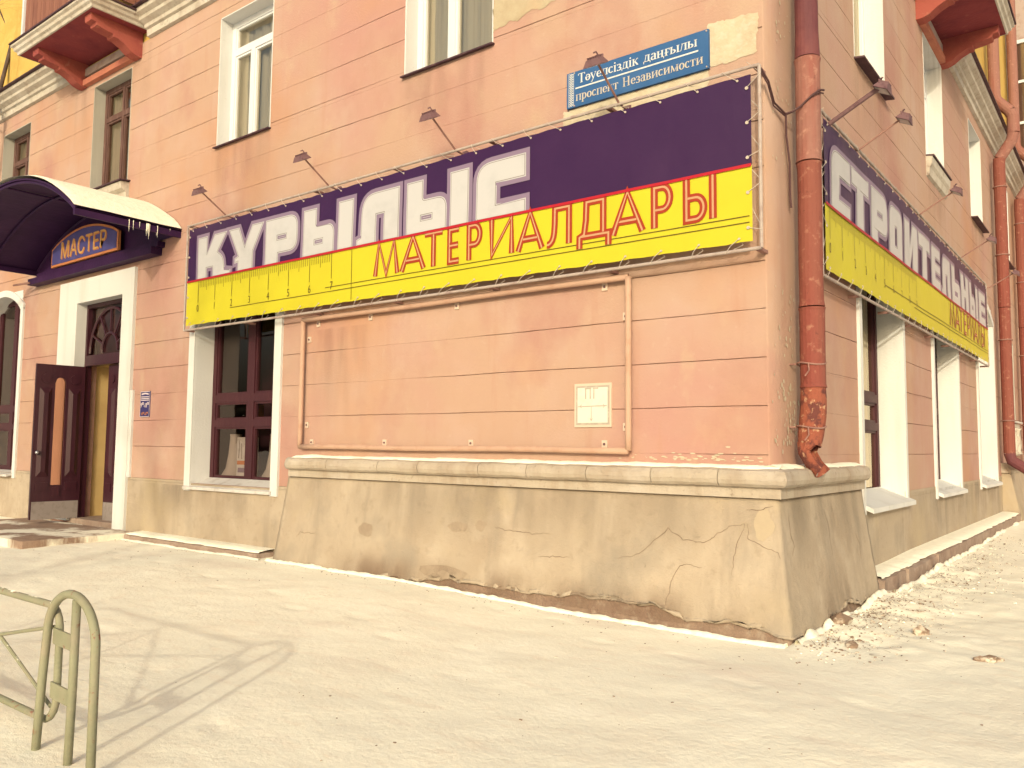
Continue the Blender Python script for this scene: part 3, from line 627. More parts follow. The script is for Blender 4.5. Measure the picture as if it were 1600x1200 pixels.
def onped(u, z):
    b = 0.010*noise.noise((u*1.3, -ped_profile(z)*1.3, z*1.6)) + 0.004*noise.noise((u*6, -ped_profile(z)*6, z*6))
    return (u, -ped_profile(z)-b-0.0035, z)
def onpedS(u, z):
    b = 0.010*noise.noise((ped_profile(z)*1.3, u*1.3, z*1.6)) + 0.004*noise.noise((ped_profile(z)*6, u*6, z*6))
    return (ped_profile(z)+b+0.0035, u, z)
cr = [[(-1.15, 0.47), (-0.96, 0.52), (-0.83, 0.64), (-0.73, 0.73), (-0.60, 0.66), (-0.44, 0.64), (-0.33, 0.72), (-0.22, 0.78), (-0.13, 0.80)],
      [(-0.72, 0.16), (-0.67, 0.38), (-0.62, 0.46), (-0.54, 0.485), (-0.44, 0.47)], [(-0.13, 0.80), (-0.19, 0.62), (-0.215, 0.44)],
      [(-0.12, 0.90), (-0.02, 0.905), (0.07, 0.935)], [(-0.11, 0.80), (-0.10, 0.70), (-0.02, 0.66), (0.10, 0.62), (0.13, 0.58)],
      [(-5.10, 0.34), (-5.03, 0.40), (-4.8, 0.40)], [(-1.9, 0.42), (-1.6, 0.44)], [(-2.4, 0.62), (-2.1, 0.60), (-1.8, 0.61)]]
for i, c in enumerate(cr):
    cm = MB(); p = wiggle(c, 0.014, i); ribbon(p, [0.0045*(0.35+0.65*math.sin(math.pi*(k+0.5)/len(p)))*(0.75+0.5*random.random()) for k in range(len(p))], onped, cm); cm.build('crack', MAT['crack'], pedo)
for i, c in enumerate([[(0.08, 0.88), (0.06, 0.74), (0.10, 0.64), (0.05, 0.58)], [(1.62, 0.62), (1.70, 0.52), (1.68, 0.40)], [(0.9, 0.86), (0.95, 0.72), (0.93, 0.5)], [(1.1, 0.9), (1.13, 0.75)]]):
    cm = MB(); p = wiggle(c, 0.014, i+20); ribbon(p, [0.006*(0.35+0.65*math.sin(math.pi*(k+0.5)/len(p))) for k in range(len(p))], onpedS, cm); cm.build('crack', MAT['crack'], pedo)
def blob(cx_, cz_, rx, rz, seed, n=22):
    return [(cx_+rx*math.cos(2*math.pi*i/n)*(1+0.4*noise.noise((math.cos(2*math.pi*i/n)*1.6, math.sin(2*math.pi*i/n)*1.6, seed))), cz_+rz*math.sin(2*math.pi*i/n)*(1+0.4*noise.noise((math.cos(2*math.pi*i/n)*1.6+5, math.sin(2*math.pi*i/n)*1.6, seed)))) for i in range(n)]
for k, (x, z, rx, rz, mt) in enumerate([(-4.02, 0.50, 0.11, 0.07, 'spall'), (-2.82, 0.60, 0.12, 0.045, 'spall'), (-2.56, 0.63, 0.06, 0.05, 'spall'), (-2.95, 0.19, 0.3, 0.06, 'spall'), (0.0, 0.80, 0.07, 0.10, 'ped_pale')]):
    MB().poly([blob(x, z, rx, rz, k)], lambda u, z_: tuple(Vector(onped(u, z_)) + Vector((0, 0.0012, 0)))).build('spalled_patch', MAT[mt], pedo)
# flaked paint and bare patches on the orange wall
for k, (pts, mt) in enumerate([
    ([(-0.43, 4.30), (-0.30, 4.275), (-0.15, 4.29), (-0.05, 4.30), (-0.035, 4.45), (-0.04, 4.60), (-0.12, 4.615), (-0.28, 4.63), (-0.43, 4.635)], 'patch_cream'),
    ([(-1.80, 4.10), (-1.2, 4.09), (-0.45, 4.10), (-0.42, 4.20), (-0.44, 4.28), (-1.0, 4.27), (-1.78, 4.27)], 'patch_cream'),
    ([(-2.60, 5.26), (-2.42, 5.29), (-2.28, 5.28), (-2.14, 5.32), (-2.0, 5.30), (-1.78, 5.36), (-1.72, 5.55), (-1.8, 5.8), (-2.1, 6.0), (-2.58, 6.05)], 'patch_olive')]):
    pp = wiggle(pts + [pts[0]], 0.022, k+40)[:-1]
    MB(front).poly([pp], lambda u, w: (u, 0.004, w)).build('bare_patch', MAT[mt], wallF)
for k, (u, w, ru, rw) in enumerate([(0.80, 4.35, 0.05, 0.5), (0.82, 3.55, 0.04, 0.4), (1.12, 4.35, 0.06, 0.22)]):
    MB(side).poly([blob(u, w, ru, rw, k+3)], lambda u_, w_: (u_, 0.019, w_)).build('bare_patch', MAT['patch_olive'], wallS)
fl = MB(front)
for i in range(60):
    x = random.gauss(-0.55, 0.35); z = 1.24+abs(random.gauss(0, 0.03)); r = random.uniform(0.003, 0.011)
    if x < -0.04: fl.poly([blob(x, z, r*2.2, r*0.6, i, 7)], lambda u, w: (u, 0.003+0.0001*(len(fl.v) % 40), w))
tag(fl.build('paint_flakes', MAT['patch_cream'], wallF), kind='stuff')
fl = MB(side)
for i in range(150):
    x = random.choice([random.gauss(0.45, 0.2), random.gauss(0.35, 0.12)]); z = random.choice([random.uniform(1.3, 2.6), random.uniform(1.35, 1.8), random.uniform(3.5, 5)]); r = random.uniform(0.004, 0.014)
    if 0.05 < x < 0.9: fl.poly([blob(x, z, r, r*1.6, i, 7)], lambda u, w: (u, 0.0185+0.00004*(len(fl.v) % 90), w))
tag(fl.build('paint_flakes', MAT['patch_cream'], wallS), kind='stuff')

def stain(f3, u0, u1, w0, w1, m, parent, nu=24, nw=10):
    # strongest at the top edge, fading out downwards and to the sides
    b = MB(); al = []
    for i in range(nu+1):
        for j in range(nw+1):
            a, t_ = i/nu, j/nw; b.v.append(f3(u0+(u1-u0)*a, w0+(w1-w0)*t_)); al.append(smooth01(0, .15, a)*smooth01(1, .85, a)*smooth01(0, .9, t_))
    b.f = [(i*(nw+1)+j, (i+1)*(nw+1)+j, (i+1)*(nw+1)+j+1, i*(nw+1)+j+1) for i in range(nu) for j in range(nw)]
    o = b.build('run_off_stain', m, parent, recalc=False); at = o.data.attributes.new('film', 'FLOAT', 'POINT')
    for k, v in enumerate(al): at.data[k].value = v
    return o
ST_W = stain_material('wall_run_off', (0.25, 0.135, 0.115), 0.19, 5.0); ST_P = stain_material('pedestal_run_off', (0.20, 0.165, 0.135), 0.27, 3.5); ST_D = stain_material('damp_foot', (0.22, 0.145, 0.105), 0.55, 3.0)
fw = lambda u, w: front(u, 0.0025, w); sw = lambda u, w: side(u, 0.0025, w)
for (u0, u1, w0, w1) in ((-3.85, -2.55, 4.3, 5.12), (-7.3, -6.0, 4.2, 5.12), (-10.7, -9.3, 4.9, 5.14), (-11.3, -10.7, 5.6, 7.1), (-9.5, -8.9, 5.7, 7.1), (-9.1, -8.4, 3.0, 4.1), (-5.2, -4.2, 1.25, 2.6)): stain(fw, u0, u1, w0, w1, ST_W, wallF)
for (u0, u1, w0, w1) in ((2.4, 3.8, 4.3, 5.2), (5.8, 7.2, 4.2, 4.95), (9.4, 10.8, 4.4, 5.2), (5.3, 7.5, 6.2, 7.0)): stain(sw, u0, u1, w0, w1, ST_W, wallS)
stain(lambda u, z: tuple(Vector(onped(u, z))+Vector((0, 0.0015, 0))), -5.25, 0.05, 0.38, 0.975, ST_P, pedo, 110, 14)
stain(lambda u, z: tuple(Vector(onpedS(u, z))-Vector((0.0015, 0, 0))), -0.05, 2.0, 0.35, 0.975, ST_P, pedo, 50, 14)
stain(lambda u, z: tuple(Vector(onpedS(u, z))-Vector((0.0010, 0, 0))), 0.50, 1.30, 0.50, 0.04, ST_D, pedo, 40, 14)
stain(lambda u, z: tuple(Vector(onped(u, z))+Vector((0, 0.0010, 0))), -4.6, 0.1, 0.34, 0.06, ST_D, pedo, 110, 10)
stain(lambda u, w: front(u, 0.010, w), -9.0, -5.7, 0.30, 0.80, ST_P, wallF, 60, 8)
stain(lambda u, w: side(u, 0.010, w), 4.3, 11.9, 0.25, 0.85, ST_P, wallS, 90, 8)
# pedestal of the next bay on the side street
p2 = MB(side)
p2.hexa([(11.95, -0.05, -0.1), (18.9, -0.05, -0.1), (18.9, 0.34, -0.1), (11.9, 0.34, -0.1), (12.0, -0.05, 0.93), (18.9, -0.05, 0.93), (18.9, 0.14, 0.93), (12.0, 0.14, 0.93)])
p2o = p2.build('bay_pedestal', MAT['concrete'], bld)
MB(side).prism([(0, 0.935), (0.16, 0.935), (0.16, 0.99), (0.22, 1.0), (0.235, 1.05), (0.2, 1.1), (0, 1.12)], 11.95, 18.9).build('coping_stone', MAT['coping'], p2o)

# ---- cornice between the storeys
CORN = [(0.0, TOPW), (0.05, TOPW+0.01), (0.055, TOPW+0.10), (0.09, TOPW+0.115), (0.10, TOPW+0.16), (0.17, TOPW+0.20), (0.18, TOPW+0.24), (0.24, TOPW+0.275), (0.25, TOPW+0.33), (0.0, TOPW+0.33)]
cn = MB(front)
for a, b in ((-15.5, -11.45), (-9.0, 0.25)): cn.prism(CORN, a, b)
cno = cn.build('cornice', MAT['cornice'], bld)
t = MB(front)
for a, b in ((-15.5, -11.45), (-9.0, 0.3)): t.hexa([(a, -.02, TOPW+.34), (b, -.02, TOPW+.34), (b, .30, TOPW+.335), (a, .30, TOPW+.335), (a, -.02, TOPW+.42), (b, -.02, TOPW+.42), (b, .30, TOPW+.355), (a, .30, TOPW+.355)])
t.build('cornice_flashing', MAT['tin'], cno)
cn = MB(side)
for a, b in ((0.0, 5.2), (7.55, 19.0)): cn.prism(CORN, a, b)
cno = cn.build('cornice', MAT['cornice'], bld)
t = MB(side)
for a, b in ((0.0, 5.2), (7.55, 19.0)): t.hexa([(a, -.02, TOPW+.34), (b, -.02, TOPW+.34), (b, .30, TOPW+.335), (a, .30, TOPW+.335), (a, -.02, TOPW+.42), (b, -.02, TOPW+.42), (b, .30, TOPW+.355), (a, .30, TOPW+.355)])
t.build('cornice_flashing', MAT['tin'], cno)

# ---- balconies
def make_balcony(T, u0, u1, b0, b1, out, worn):
    zs = 7.30; bt = 0.19
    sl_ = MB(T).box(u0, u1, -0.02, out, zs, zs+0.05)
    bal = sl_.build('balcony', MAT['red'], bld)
    prof = [(0, zs+0.05), (0.0, zs-0.005), (0.02, zs), (0.03, zs+0.04), (0.06, zs+0.06), (0.07, zs+0.10), (0.10, zs+0.12), (0.10, zs+0.15), (0, zs+0.15)]
    e = MB(T)
    for (v, w), (v2, w2) in zip(prof[1:-1], prof[2:]):
        # moulded rim running round three sides
        ring = lambda k, z: [(u0-k, -0.01, z), (u0-k, out+k, z), (u1+k, out+k, z), (u1+k, -0.01, z)]
        A, B = ring(v, w), ring(v2, w2); e.add(A+B, [(0,1,5,4), (1,2,6,5), (2,3,7,6)])
    e.box(u0-0.095, u1+0.095, -0.01, out+0.095, zs+0.14, zs+0.155)
    e.build('slab_rim', MAT['cornice'], bal)
    MB(T).box(u0-0.12, u1+0.12, -0.01, out+0.12, zs+0.156, zs+0.178).build('slab_flashing', MAT['tin'], bal)
    for bc in (b0, b1):      # scrolled console
        pr = [(0, zs-0.002)]
        pr = [(0.0, zs-0.002), (0.0, 6.93), (0.08, 6.93), (0.16, 6.96), (0.26, 7.03), (0.36, 7.075), (0.42, 7.08), (0.43, 7.115), (0.56, 7.13), (0.66, 7.15), (0.67, 7.19), (0.74, 7.20), (0.75, zs-0.002)]
        MB(T).prism(pr, bc-bt/2, bc+bt/2).build('console', MAT['console'], bal)
    MB(T).box(b0+bt/2, b1-bt/2, 0.0, 0.045, 7.10, 7.22).build('wall_panel', MAT['soffit'], bal)
    MB(T).box(b0+bt/2, b1-bt/2, 0.0, 0.075, 6.94, 7.03).build('lintel_band', MAT['orange_edge'], bal)
    # board parapet with white corner posts
    n = int((u1-u0)/0.14)
    for i in range(n):
        a = u0+0.06+(u1-u0-0.12)*i/n
        MB(T).box(a+0.004, a+(u1-u0-0.12)/n-0.004, out-0.05, out-0.03, zs+0.30, zs+1.3).build('board', MAT['wood'], bal)
    n = int(out/0.14)
    for uu in (u0+0.03, u1-0.05):
        for i in range(n):
            a = 0.06+(out-0.15)*i/n
            MB(T).box(uu, uu+0.02, a+0.004, a+(out-.15)/n-0.004, zs+0.30, zs+1.3).build('board', MAT['wood'], bal)
    for uu in (u0+0.0, u1-0.06):
        MB(T).box(uu, uu+0.06, out-0.06, out, zs+0.245, zs+1.38).build('post', MAT['pvc'], bal)
    return bal
make_balcony(front, -11.42, -9.06, -10.98, -9.30, 0.80, False)
make_balcony(side, 5.30, 7.45, 5.60, 7.18, 0.80, True)

# ---- wing closing the side street, and downpipes
wg = MB().box(0.0, 7.0, 19.0, 22.0, -0.2, 20)
MB().box(-0.25, 1.6, 15.3, 18.9, 7.55, 14).build('wing_bay', MAT['soffit'], bld)
MB().box(0.02, 7.0, 18.99, 19.0, -0.2, 7.2).build('wing_wall', MAT['plaster'], bld)
wg.build('wing_wall', MAT['soffit'], bld)
for z0, z1 in ((7.9, 10.6),):
    fr = MB()
    for (a, b, c, d) in ((0.12, 0.2, z0, z1), (0.77, 0.83, z0, z1), (1.4, 1.48, z0, z1), (0.2, 1.4, z0, z0+.08), (0.2, 1.4, z1-.08, z1), (0.2, 1.4, z0+.75, z0+.81), (0.2, 1.4, z0+1.7, z0+1.76)): fr.box(a, b, 15.23, 15.27, c, d)
    w = fr.build('window', MAT['pvc'], bld)
    MB().quad((0.15, 15.255, z0), (1.45, 15.255, z0), (1.45, 15.255, z1), (0.15, 15.255, z1)).build('pane', MAT['glass_up'], w, recalc=False)
    MB().quad((0.15, 15.275, z0), (1.45, 15.275, z0), (1.45, 15.275, z1), (0.15, 15.275, z1)).build('curtain', MAT['curtain_dark'], w, recalc=False)

# ================================================================== DOWNPIPES
dp = empty('downpipe', 'rusty red downpipe at the building corner with open spout over the ledge', 'downpipe')
px, py, pr = 0.17, 0.50, 0.088
secs = [(4.38, 9.5, 'pipe_dark', 0.0), (3.55, 4.37, 'pipe_pink', 0.006), (2.42, 3.54, 'pipe_red', 0.002), (1.80, 2.41, 'pipe_red', 0.006)]
for z0, z1, mt, dr in secs:
    ph = []; rr = []; n = 24
    for i in range(n+1):
        z = z0+(z1-z0)*i/n; ph.append((px+0.003*noise.noise((z*2, 1, 1)), py+0.003*noise.noise((z*2, 5, 1)), z)); rr.append(pr+dr+0.002*noise.noise((z*4, 2, 2))+(0.006 if i == n or i == 0 else 0))
    MB().tube(ph, rr, 20).build('pipe_section', MAT[mt], dp, smooth=False)
ph = [(px, py, 1.81), (px, py, 1.70), (px-0.002, py-0.005, 1.6), (px-0.012, py-0.035, 1.45), (px-0.018, py-0.055, 1.36)]
lowp = MB().tube(ph, [pr+.004, pr+.008, pr+.009, pr+.006, pr-.004], 18, caps=False).build('pipe_section', MAT['pipe_rust'], dp)
lowp.modifiers.new('thick', 'SOLIDIFY').thickness = 0.004
# bent half-open spout
sp = MB(); n = 12; rings = []
path = [((px-0.02, py-0.06, 1.385), (0, 0, -1)), ((px-0.012, py-0.065, 1.315), (0.22, -0.05, -0.95)), ((px+0.035, py-0.075, 1.245), (0.55, -0.08, -0.8)), ((px+0.10, py-0.085, 1.185), (0.7, -0.08, -0.7))]
for (c, d), half in zip(path, (1.0, 0.60, 0.56, 0.54)):
    d = Vector(d).normalized(); s_ = Vector((0, 1, 0)); s_ = (s_-d*s_.dot(d)).normalized(); b = d.cross(s_)
    if b.x > 0: b = -b
    rings.append([tuple(Vector(c)+0.086*(s_*math.cos(a)+b*math.sin(a))) for a in [math.pi*0.5 + math.pi*half*(2*k/n-1) for k in range(n+1)]])
sp.v = [p for r in rings for p in r]
sp.f = [(i*(n+1)+k, i*(n+1)+k+1, (i+1)*(n+1)+k+1, (i+1)*(n+1)+k) for i in range(3) for k in range(n)]
spo = sp.build('spout', MAT['pipe_rust'], dp); spo.modifiers.new('thick', 'SOLIDIFY').thickness = 0.004
for z in (1.98, 1.50):
    st = MB(); r = pr+0.016; off = 0.0 if z > 1.8 else -0.03
    st.tube([(px-.01+r*math.cos(a), py+off+r*math.sin(a), z+0.01*math.sin(a*2)) for a in [2*math.pi*k/20 for k in range(21)]], 0.007, 6)
    st.tube([(px-r, py+off-0.06, z), (-0.05, py+off-0.06, z)], 0.007, 6); st.tube([(px, py+off-r, z), (px+.02, py+off-r-.05, z-.06), (px-0.01, py+off-r-.05, z-.10)], 0.006, 6)
    st.build('strap', MAT['lamp_arm'], dp)
cb = empty('black_cable', 'thin dark cable looped from the front banner frame round the downpipe', 'cable')
c = MB(); pts = [(0.03, -0.16, 4.12), (0.06, -0.05, 4.03), (0.04, 0.12, 3.93), (0.06, 0.30, 3.90), (0.10, 0.36, 3.93), (0.15, 0.392, 3.97), (0.23, 0.405, 4.04), (0.272, 0.455, 4.09), (0.284, 0.53, 4.11)]
c.tube(pts, 0.008, 6); c.tube([(p[0]-.005, p[1], p[2]-0.012-0.012*math.sin(i)) for i, p in enumerate(pts)], 0.006, 6)
c.tube([(0.06, 0.31, 3.90), (0.045, 0.36, 3.75), (0.05, 0.41, 3.55), (0.04, 0.44, 3.3), (0.05, 0.43, 3.2)], 0.009, 6); c.build('strand', MAT['wire'], cb)

def far_pipe(y, label, zlow):
    d = empty('downpipe', label, 'downpipe')
    prs = [[(0.17, y, zlow+0.25), (0.17, y, 4.0)], [(0.17, y, 4.01), (0.17, y, 6.75), (0.18, y, 6.85)], [(0.18, y, 6.85), (0.38, y, 7.15), (0.42, y, 7.3)], [(0.42, y, 7.3), (0.42, y, 7.62), (0.38, y, 7.72)], [(0.38, y, 7.72), (0.17, y, 7.98), (0.14, y, 8.1), (0.14, y, 15)]]
    for i, p in enumerate(prs): MB().tube(p, 0.10+0.004*(i % 2), 14).build('pipe_section', MAT[('pipe_red', 'pipe_red', 'pipe_pink', 'pipe_pink', 'pipe_pink')[i]], d, smooth=False)
    MB().tube([(0.17, y, zlow+0.26), (0.20, y, zlow+.12), (0.46, y-.02, zlow-.06)], [0.1, .1, .095], 12).build('spout', MAT['pipe_dark'], d)
    for z in (1.9, 3.4, 5.0, 6.3): MB().tube([(0.17+.112*math.cos(a), y+.112*math.sin(a), z) for a in [2*math.pi*k/16 for k in range(17)]], 0.012, 6).build('strap', MAT['lamp_arm'], d)
far_pipe(11.75, 'red downpipe past the end of the side-street banner, bent out round the cornice', 1.05)
far_pipe(14.9, 'farthest red downpipe, at the right edge beyond the bay window', 1.05)

# ================================================================== STEP, KERBS
st = MB()
def rough_slab(x0, x1, y0, y1, z0, z1, seed, st_=0.08, amp=0.008):
    m = MB(); nx_ = max(2, int((x1-x0)/st_)); ny_ = max(2, int((y1-y0)/st_)); vs_ = []; 
    for j in range(ny_+1):
        for i in range(nx_+1):
            x = x0+(x1-x0)*i/nx_; y = y0+(y1-y0)*j/ny_
            ed = 1.0 if (i in (0, nx_) or j in (0, ny_)) else 0
            dx = amp*2*noise.noise((x*4, y*4, seed))*ed; dy = amp*2*noise.noise((x*4, y*4, seed+3))*ed
            vs_.append((x+dx, y+dy, z1 + amp*noise.noise((x*5, y*5, seed+1)) - 0.012*ed))
    k = nx_+1; fs = [(j*k+i, j*k+i+1, (j+1)*k+i+1, (j+1)*k+i) for j in range(ny_) for i in range(nx_)]
    per = [i for i in range(k)] + [j*k+nx_ for j in range(1, ny_+1)] + [ny_*k+i for i in range(nx_-1, -1, -1)] + [j*k for j in range(ny_-1, 0, -1)]
    b = len(vs_); vs_ += [(vs_[i][0], vs_[i][1], z0) for i in per]
    fs += [(per[q], per[(q+1) % len(per)], b+(q+1) % len(per), b+q) for q in range(len(per))]
    return m.add(vs_, fs)
stp = empty('door_step', 'low worn concrete step slab in front of the shop door, dusted with snow', 'step')
rough_slab(-11.9, -8.62, -1.5, -0.05, -0.1, 0.145, 2).build('slab', MAT['frosted_step'], stp)
kb = empty('wall_kerb', 'low concrete kerb strip along the front wall under the shop window', 'kerb')
rough_slab(-8.6, -5.68, -0.26, -0.005, -0.1, 0.13, 7, 0.05).build('strip', MAT['kerb'], kb)
q = MB(); vs_ = []; fs = []; n = 70
for i in range(n+1):
    x = -8.6+2.92*i/n; a = -0.235+0.04*noise.noise((x*4, 0, 1)); vs_ += [(x, -0.005, 0.155), (x, (a-.005)/2, 0.15), (x, a, 0.138), (x, a-0.004, 0.128)]
fs = [(i*4+k, i*4+k+1, (i+1)*4+k+1, (i+1)*4+k) for i in range(n) for k in range(3)]
q.add(vs_, fs).build('kerb_snow', MAT['snow_clean'], kb, smooth=True)
kb = empty('wall_kerb', 'snow-topped concrete kerb strip with a broken gap along the side wall', 'kerb')
rough_slab(-0.02, 0.235, 2.17, 3.05, -0.1, 0.17, 4, 0.05, 0.012).build('strip', MAT['kerb'], kb)
rough_slab(0.0, 0.26, 3.08, 4.35, -0.1, 0.175, 5, 0.05, 0.02).build('strip', MAT['kerb'], kb)
rough_slab(0.0, 0.285, 4.39, 12.0, -0.1, 0.195, 6, 0.06, 0.010).build('strip', MAT['kerb'], kb)
q = MB(); vs_ = []; n = 150
for i in range(n+1):
    y = 2.2+9.7*i/n; a = 0.21+0.05*smooth01(3, 6, y)+0.03*noise.noise((y*3.5, 0, 1))+0.02*noise.noise((y*14, 0, 1))
    h = 0.02*smooth01(3, 4.5, y); vs_ += [(0.0, y, 0.205+h), (a/2, y, 0.203+h), (a, y, 0.188+h), (a+.005, y, 0.172+h)]
q.add(vs_, [(i*4+k, i*4+k+1, (i+1)*4+k+1, (i+1)*4+k) for i in range(n) for k in range(3)]).build('kerb_snow', MAT['snow_clean'], kb, smooth=True)

# ================================================================== BANNERS
def rounded(pts, radii, n=6):
    out = []; N_ = len(pts)
    for i, p in enumerate(pts):
        r = radii.get(i, 0)
        if r <= 0: out.append(p); continue
        a, b = Vector(pts[i-1]), Vector(pts[(i+1) % N_]); q = Vector(p)
        da, db = (a-q), (b-q); r = min(r, da.length*0.49, db.length*0.49); s_, e_ = q+da.normalized()*r, q+db.normalized()*r
        for k in range(n+1):
            t_ = k/n; out.append(tuple(s_*(1-t_)**2 + q*2*t_*(1-t_) + e_*t_*t_))
    return out
def offset_poly(pts, d):
    if abs(d) < 1e-9: return list(pts)
    n = len(pts); A = sum(pts[i][0]*pts[(i+1) % n][1]-pts[(i+1) % n][0]*pts[i][1] for i in range(n)); sg = 1 if A > 0 else -1
    out = []
    for i in range(n):
        a, p, b = Vector(pts[i-1]), Vector(pts[i]), Vector(pts[(i+1) % n]); d1 = (p-a).normalized(); d2 = (b-p).normalized()
        n1 = Vector((d1.y, -d1.x))*sg; n2 = Vector((d2.y, -d2.x))*sg; m = (n1+n2)
        if m.length < 1e-6: out.append(tuple(p+n1*d)); continue
        m.normalize(); c = max(0.5, m.dot(n1)); out.append(tuple(p+m*(d/c)))
    return out
# big block capitals: outline in metres, y = 0 at the red rule, height H
def G(ch, w, H):
    t = min(0.25, w*0.42)
    if ch == 'Қ': return [([(0,0),(0,H),(.21,H),(.21,.60*H),(w*.50,H),(w*.86,H),(w*.60,.58*H),(w*.76,.44*H),(w*.80,.14*H),(w*.97,.10*H),(w*.97,0),(.33,0),(.33,.24*H),(.20,.24*H),(.20,0)], {7:.08})], []
    if ch == 'Ұ': return [([(0,H),(.21,H),(w*.48,.56*H),(w*.68,H),(w,H),(w*.72,.40*H),(w*.72,0),(w*.28,0),(w*.28,.22*H),(w*.18,.20*H),(w*.18,.32*H),(w*.28,.36*H)], {})], []
    if ch == 'Р': return [([(0,0),(0,H),(w,H),(w,.22*H),(t,.22*H),(t,0)], {2:.16, 3:.14})], [[(t*.9,.52*H),(w-.2,.52*H),(w-.2,.61*H),(t*.9,.61*H)]]
    if ch == 'ь': return [([(0,0),(0,H),(t,H),(t,.62*H),(w,.62*H),(w,0)], {4:.13, 3:.03})], [[(t*.9,.24*H),(w-.19,.24*H),(w-.19,.33*H),(t*.9,.33*H)]]
    if ch == 'І': return [([(0,0),(0,H),(w,H),(w,0)], {})], []
    if ch == 'Л': return [([(0,0),(0,.13*H),(.06,.17*H),(.07,H),(w,H),(w,0),(w-.22,0),(w-.22,.55*H),(w-.33,.55*H),(w-.33,0)], {3:.2})], []
    if ch == 'С': return [([(0,0),(0,H),(w,H),(w,.60*H),(t,.60*H),(t,.24*H),(w,.24*H),(w,0)], {1:.18, 0:.04})], []
    if ch == 'Т': return [([(0,H),(w,H),(w,.68*H),(w/2+t/2,.68*H),(w/2+t/2,0),(w/2-t/2,0),(w/2-t/2,.68*H),(0,.68*H)], {})], []
    if ch == 'О': return [([(0,0),(0,H),(w,H),(w,0)], {1:.16, 2:.16, 0:.05, 3:.05})], [[(t,.22*H),(w-t,.22*H),(w-t,.62*H),(t,.62*H)]]
    if ch == 'И': return [([(0,0),(0,H),(t,H),(t,.5*H),(w-t,H),(w,H),(w,0),(w-t,0),(w-t,.5*H),(t,0)], {})], []
    if ch == 'Е': return [([(0,0),(0,H),(w,H),(w,.74*H),(t,.74*H),(t,.62*H),(w,.62*H),(w,.40*H),(t,.40*H),(t,.26*H),(w,.26*H),(w,0)], {1:.08})], []
    if ch == 'Н': return [([(0,0),(0,H),(t,H),(t,.62*H),(w-t,.62*H),(w-t,H),(w,H),(w,0),(w-t,0),(w-t,.36*H),(t,.36*H),(t,0)], {})], []
# single-line capitals with an inline: polylines in a unit box
SK = {'М': [[(0.0,0),(.16,1),(.5,.02),(.84,1),(1.0,0)]], 'А': [[(0,0),(.5,1),(1,0)], [(.2,.30),(.8,.30)]], 'Т': [[(0,.97),(1,.97)], [(.5,0),(.5,.93)]],
      'Е': [[(1,.95),(.08,.95),(.08,.05),(1,.05)], [(.1,.5),(.92,.5)]], 'Р': [[(.08,0),(.08,.95),(.55,.95)] + [(.55+.42*math.sin(R(a)), .685+.265*math.cos(R(a))) for a in range(15, 180, 15)] + [(.55,.42),(.12,.42)]],
      'И': [[(.04,1),(.06,.02),(.94,.98),(.96,0)]], 'Л': [[(0,.04),(.08,.04),(.16,.07),(.23,.13),(.28,.22),(.31,.34),(.33,.55),(.34,.95),(.94,.95),(.94,0)]],
      'Д': [[(0,-.2),(0,.08),(.16,.14),(.22,.5),(.24,.95),(.82,.95),(.82,.14)], [(.02,.10),(1,.10),(1,-.2)]],
      'Ы': [[(.06,1),(.06,.05),(.38,.05)] + [(.38+.27*math.sin(R(a)), .30-.25*math.cos(R(a))) for a in range(15, 180, 15)] + [(.38,.55),(.10,.55)], [(.96,0),(.96,1)]]}
def text_mesh(txt, size, f3, name, m, parent, align='CENTER', bold=0.0, sx=1.0):
    cu = bpy.data.curves.new('t', 'FONT'); cu.body = txt; cu.size = size; cu.align_x = align; cu.offset = bold; cu.fill_mode = 'FRONT'; cu.resolution_u = 3
    o = bpy.data.objects.new('t', cu); col.objects.link(o); bpy.context.view_layer.update()
    me = bpy.data.meshes.new_from_object(o.evaluated_get(bpy.context.evaluated_depsgraph_get()))
    bpy.data.objects.remove(o); bpy.data.curves.remove(cu)
    b = MB(); b.v = [f3(v.co.x*sx, v.co.y) for v in me.vertices]; b.f = [tuple(p.vertices) for p in me.polygons]; bpy.data.meshes.remove(me)
    return b.build(name, m, parent, recalc=False)

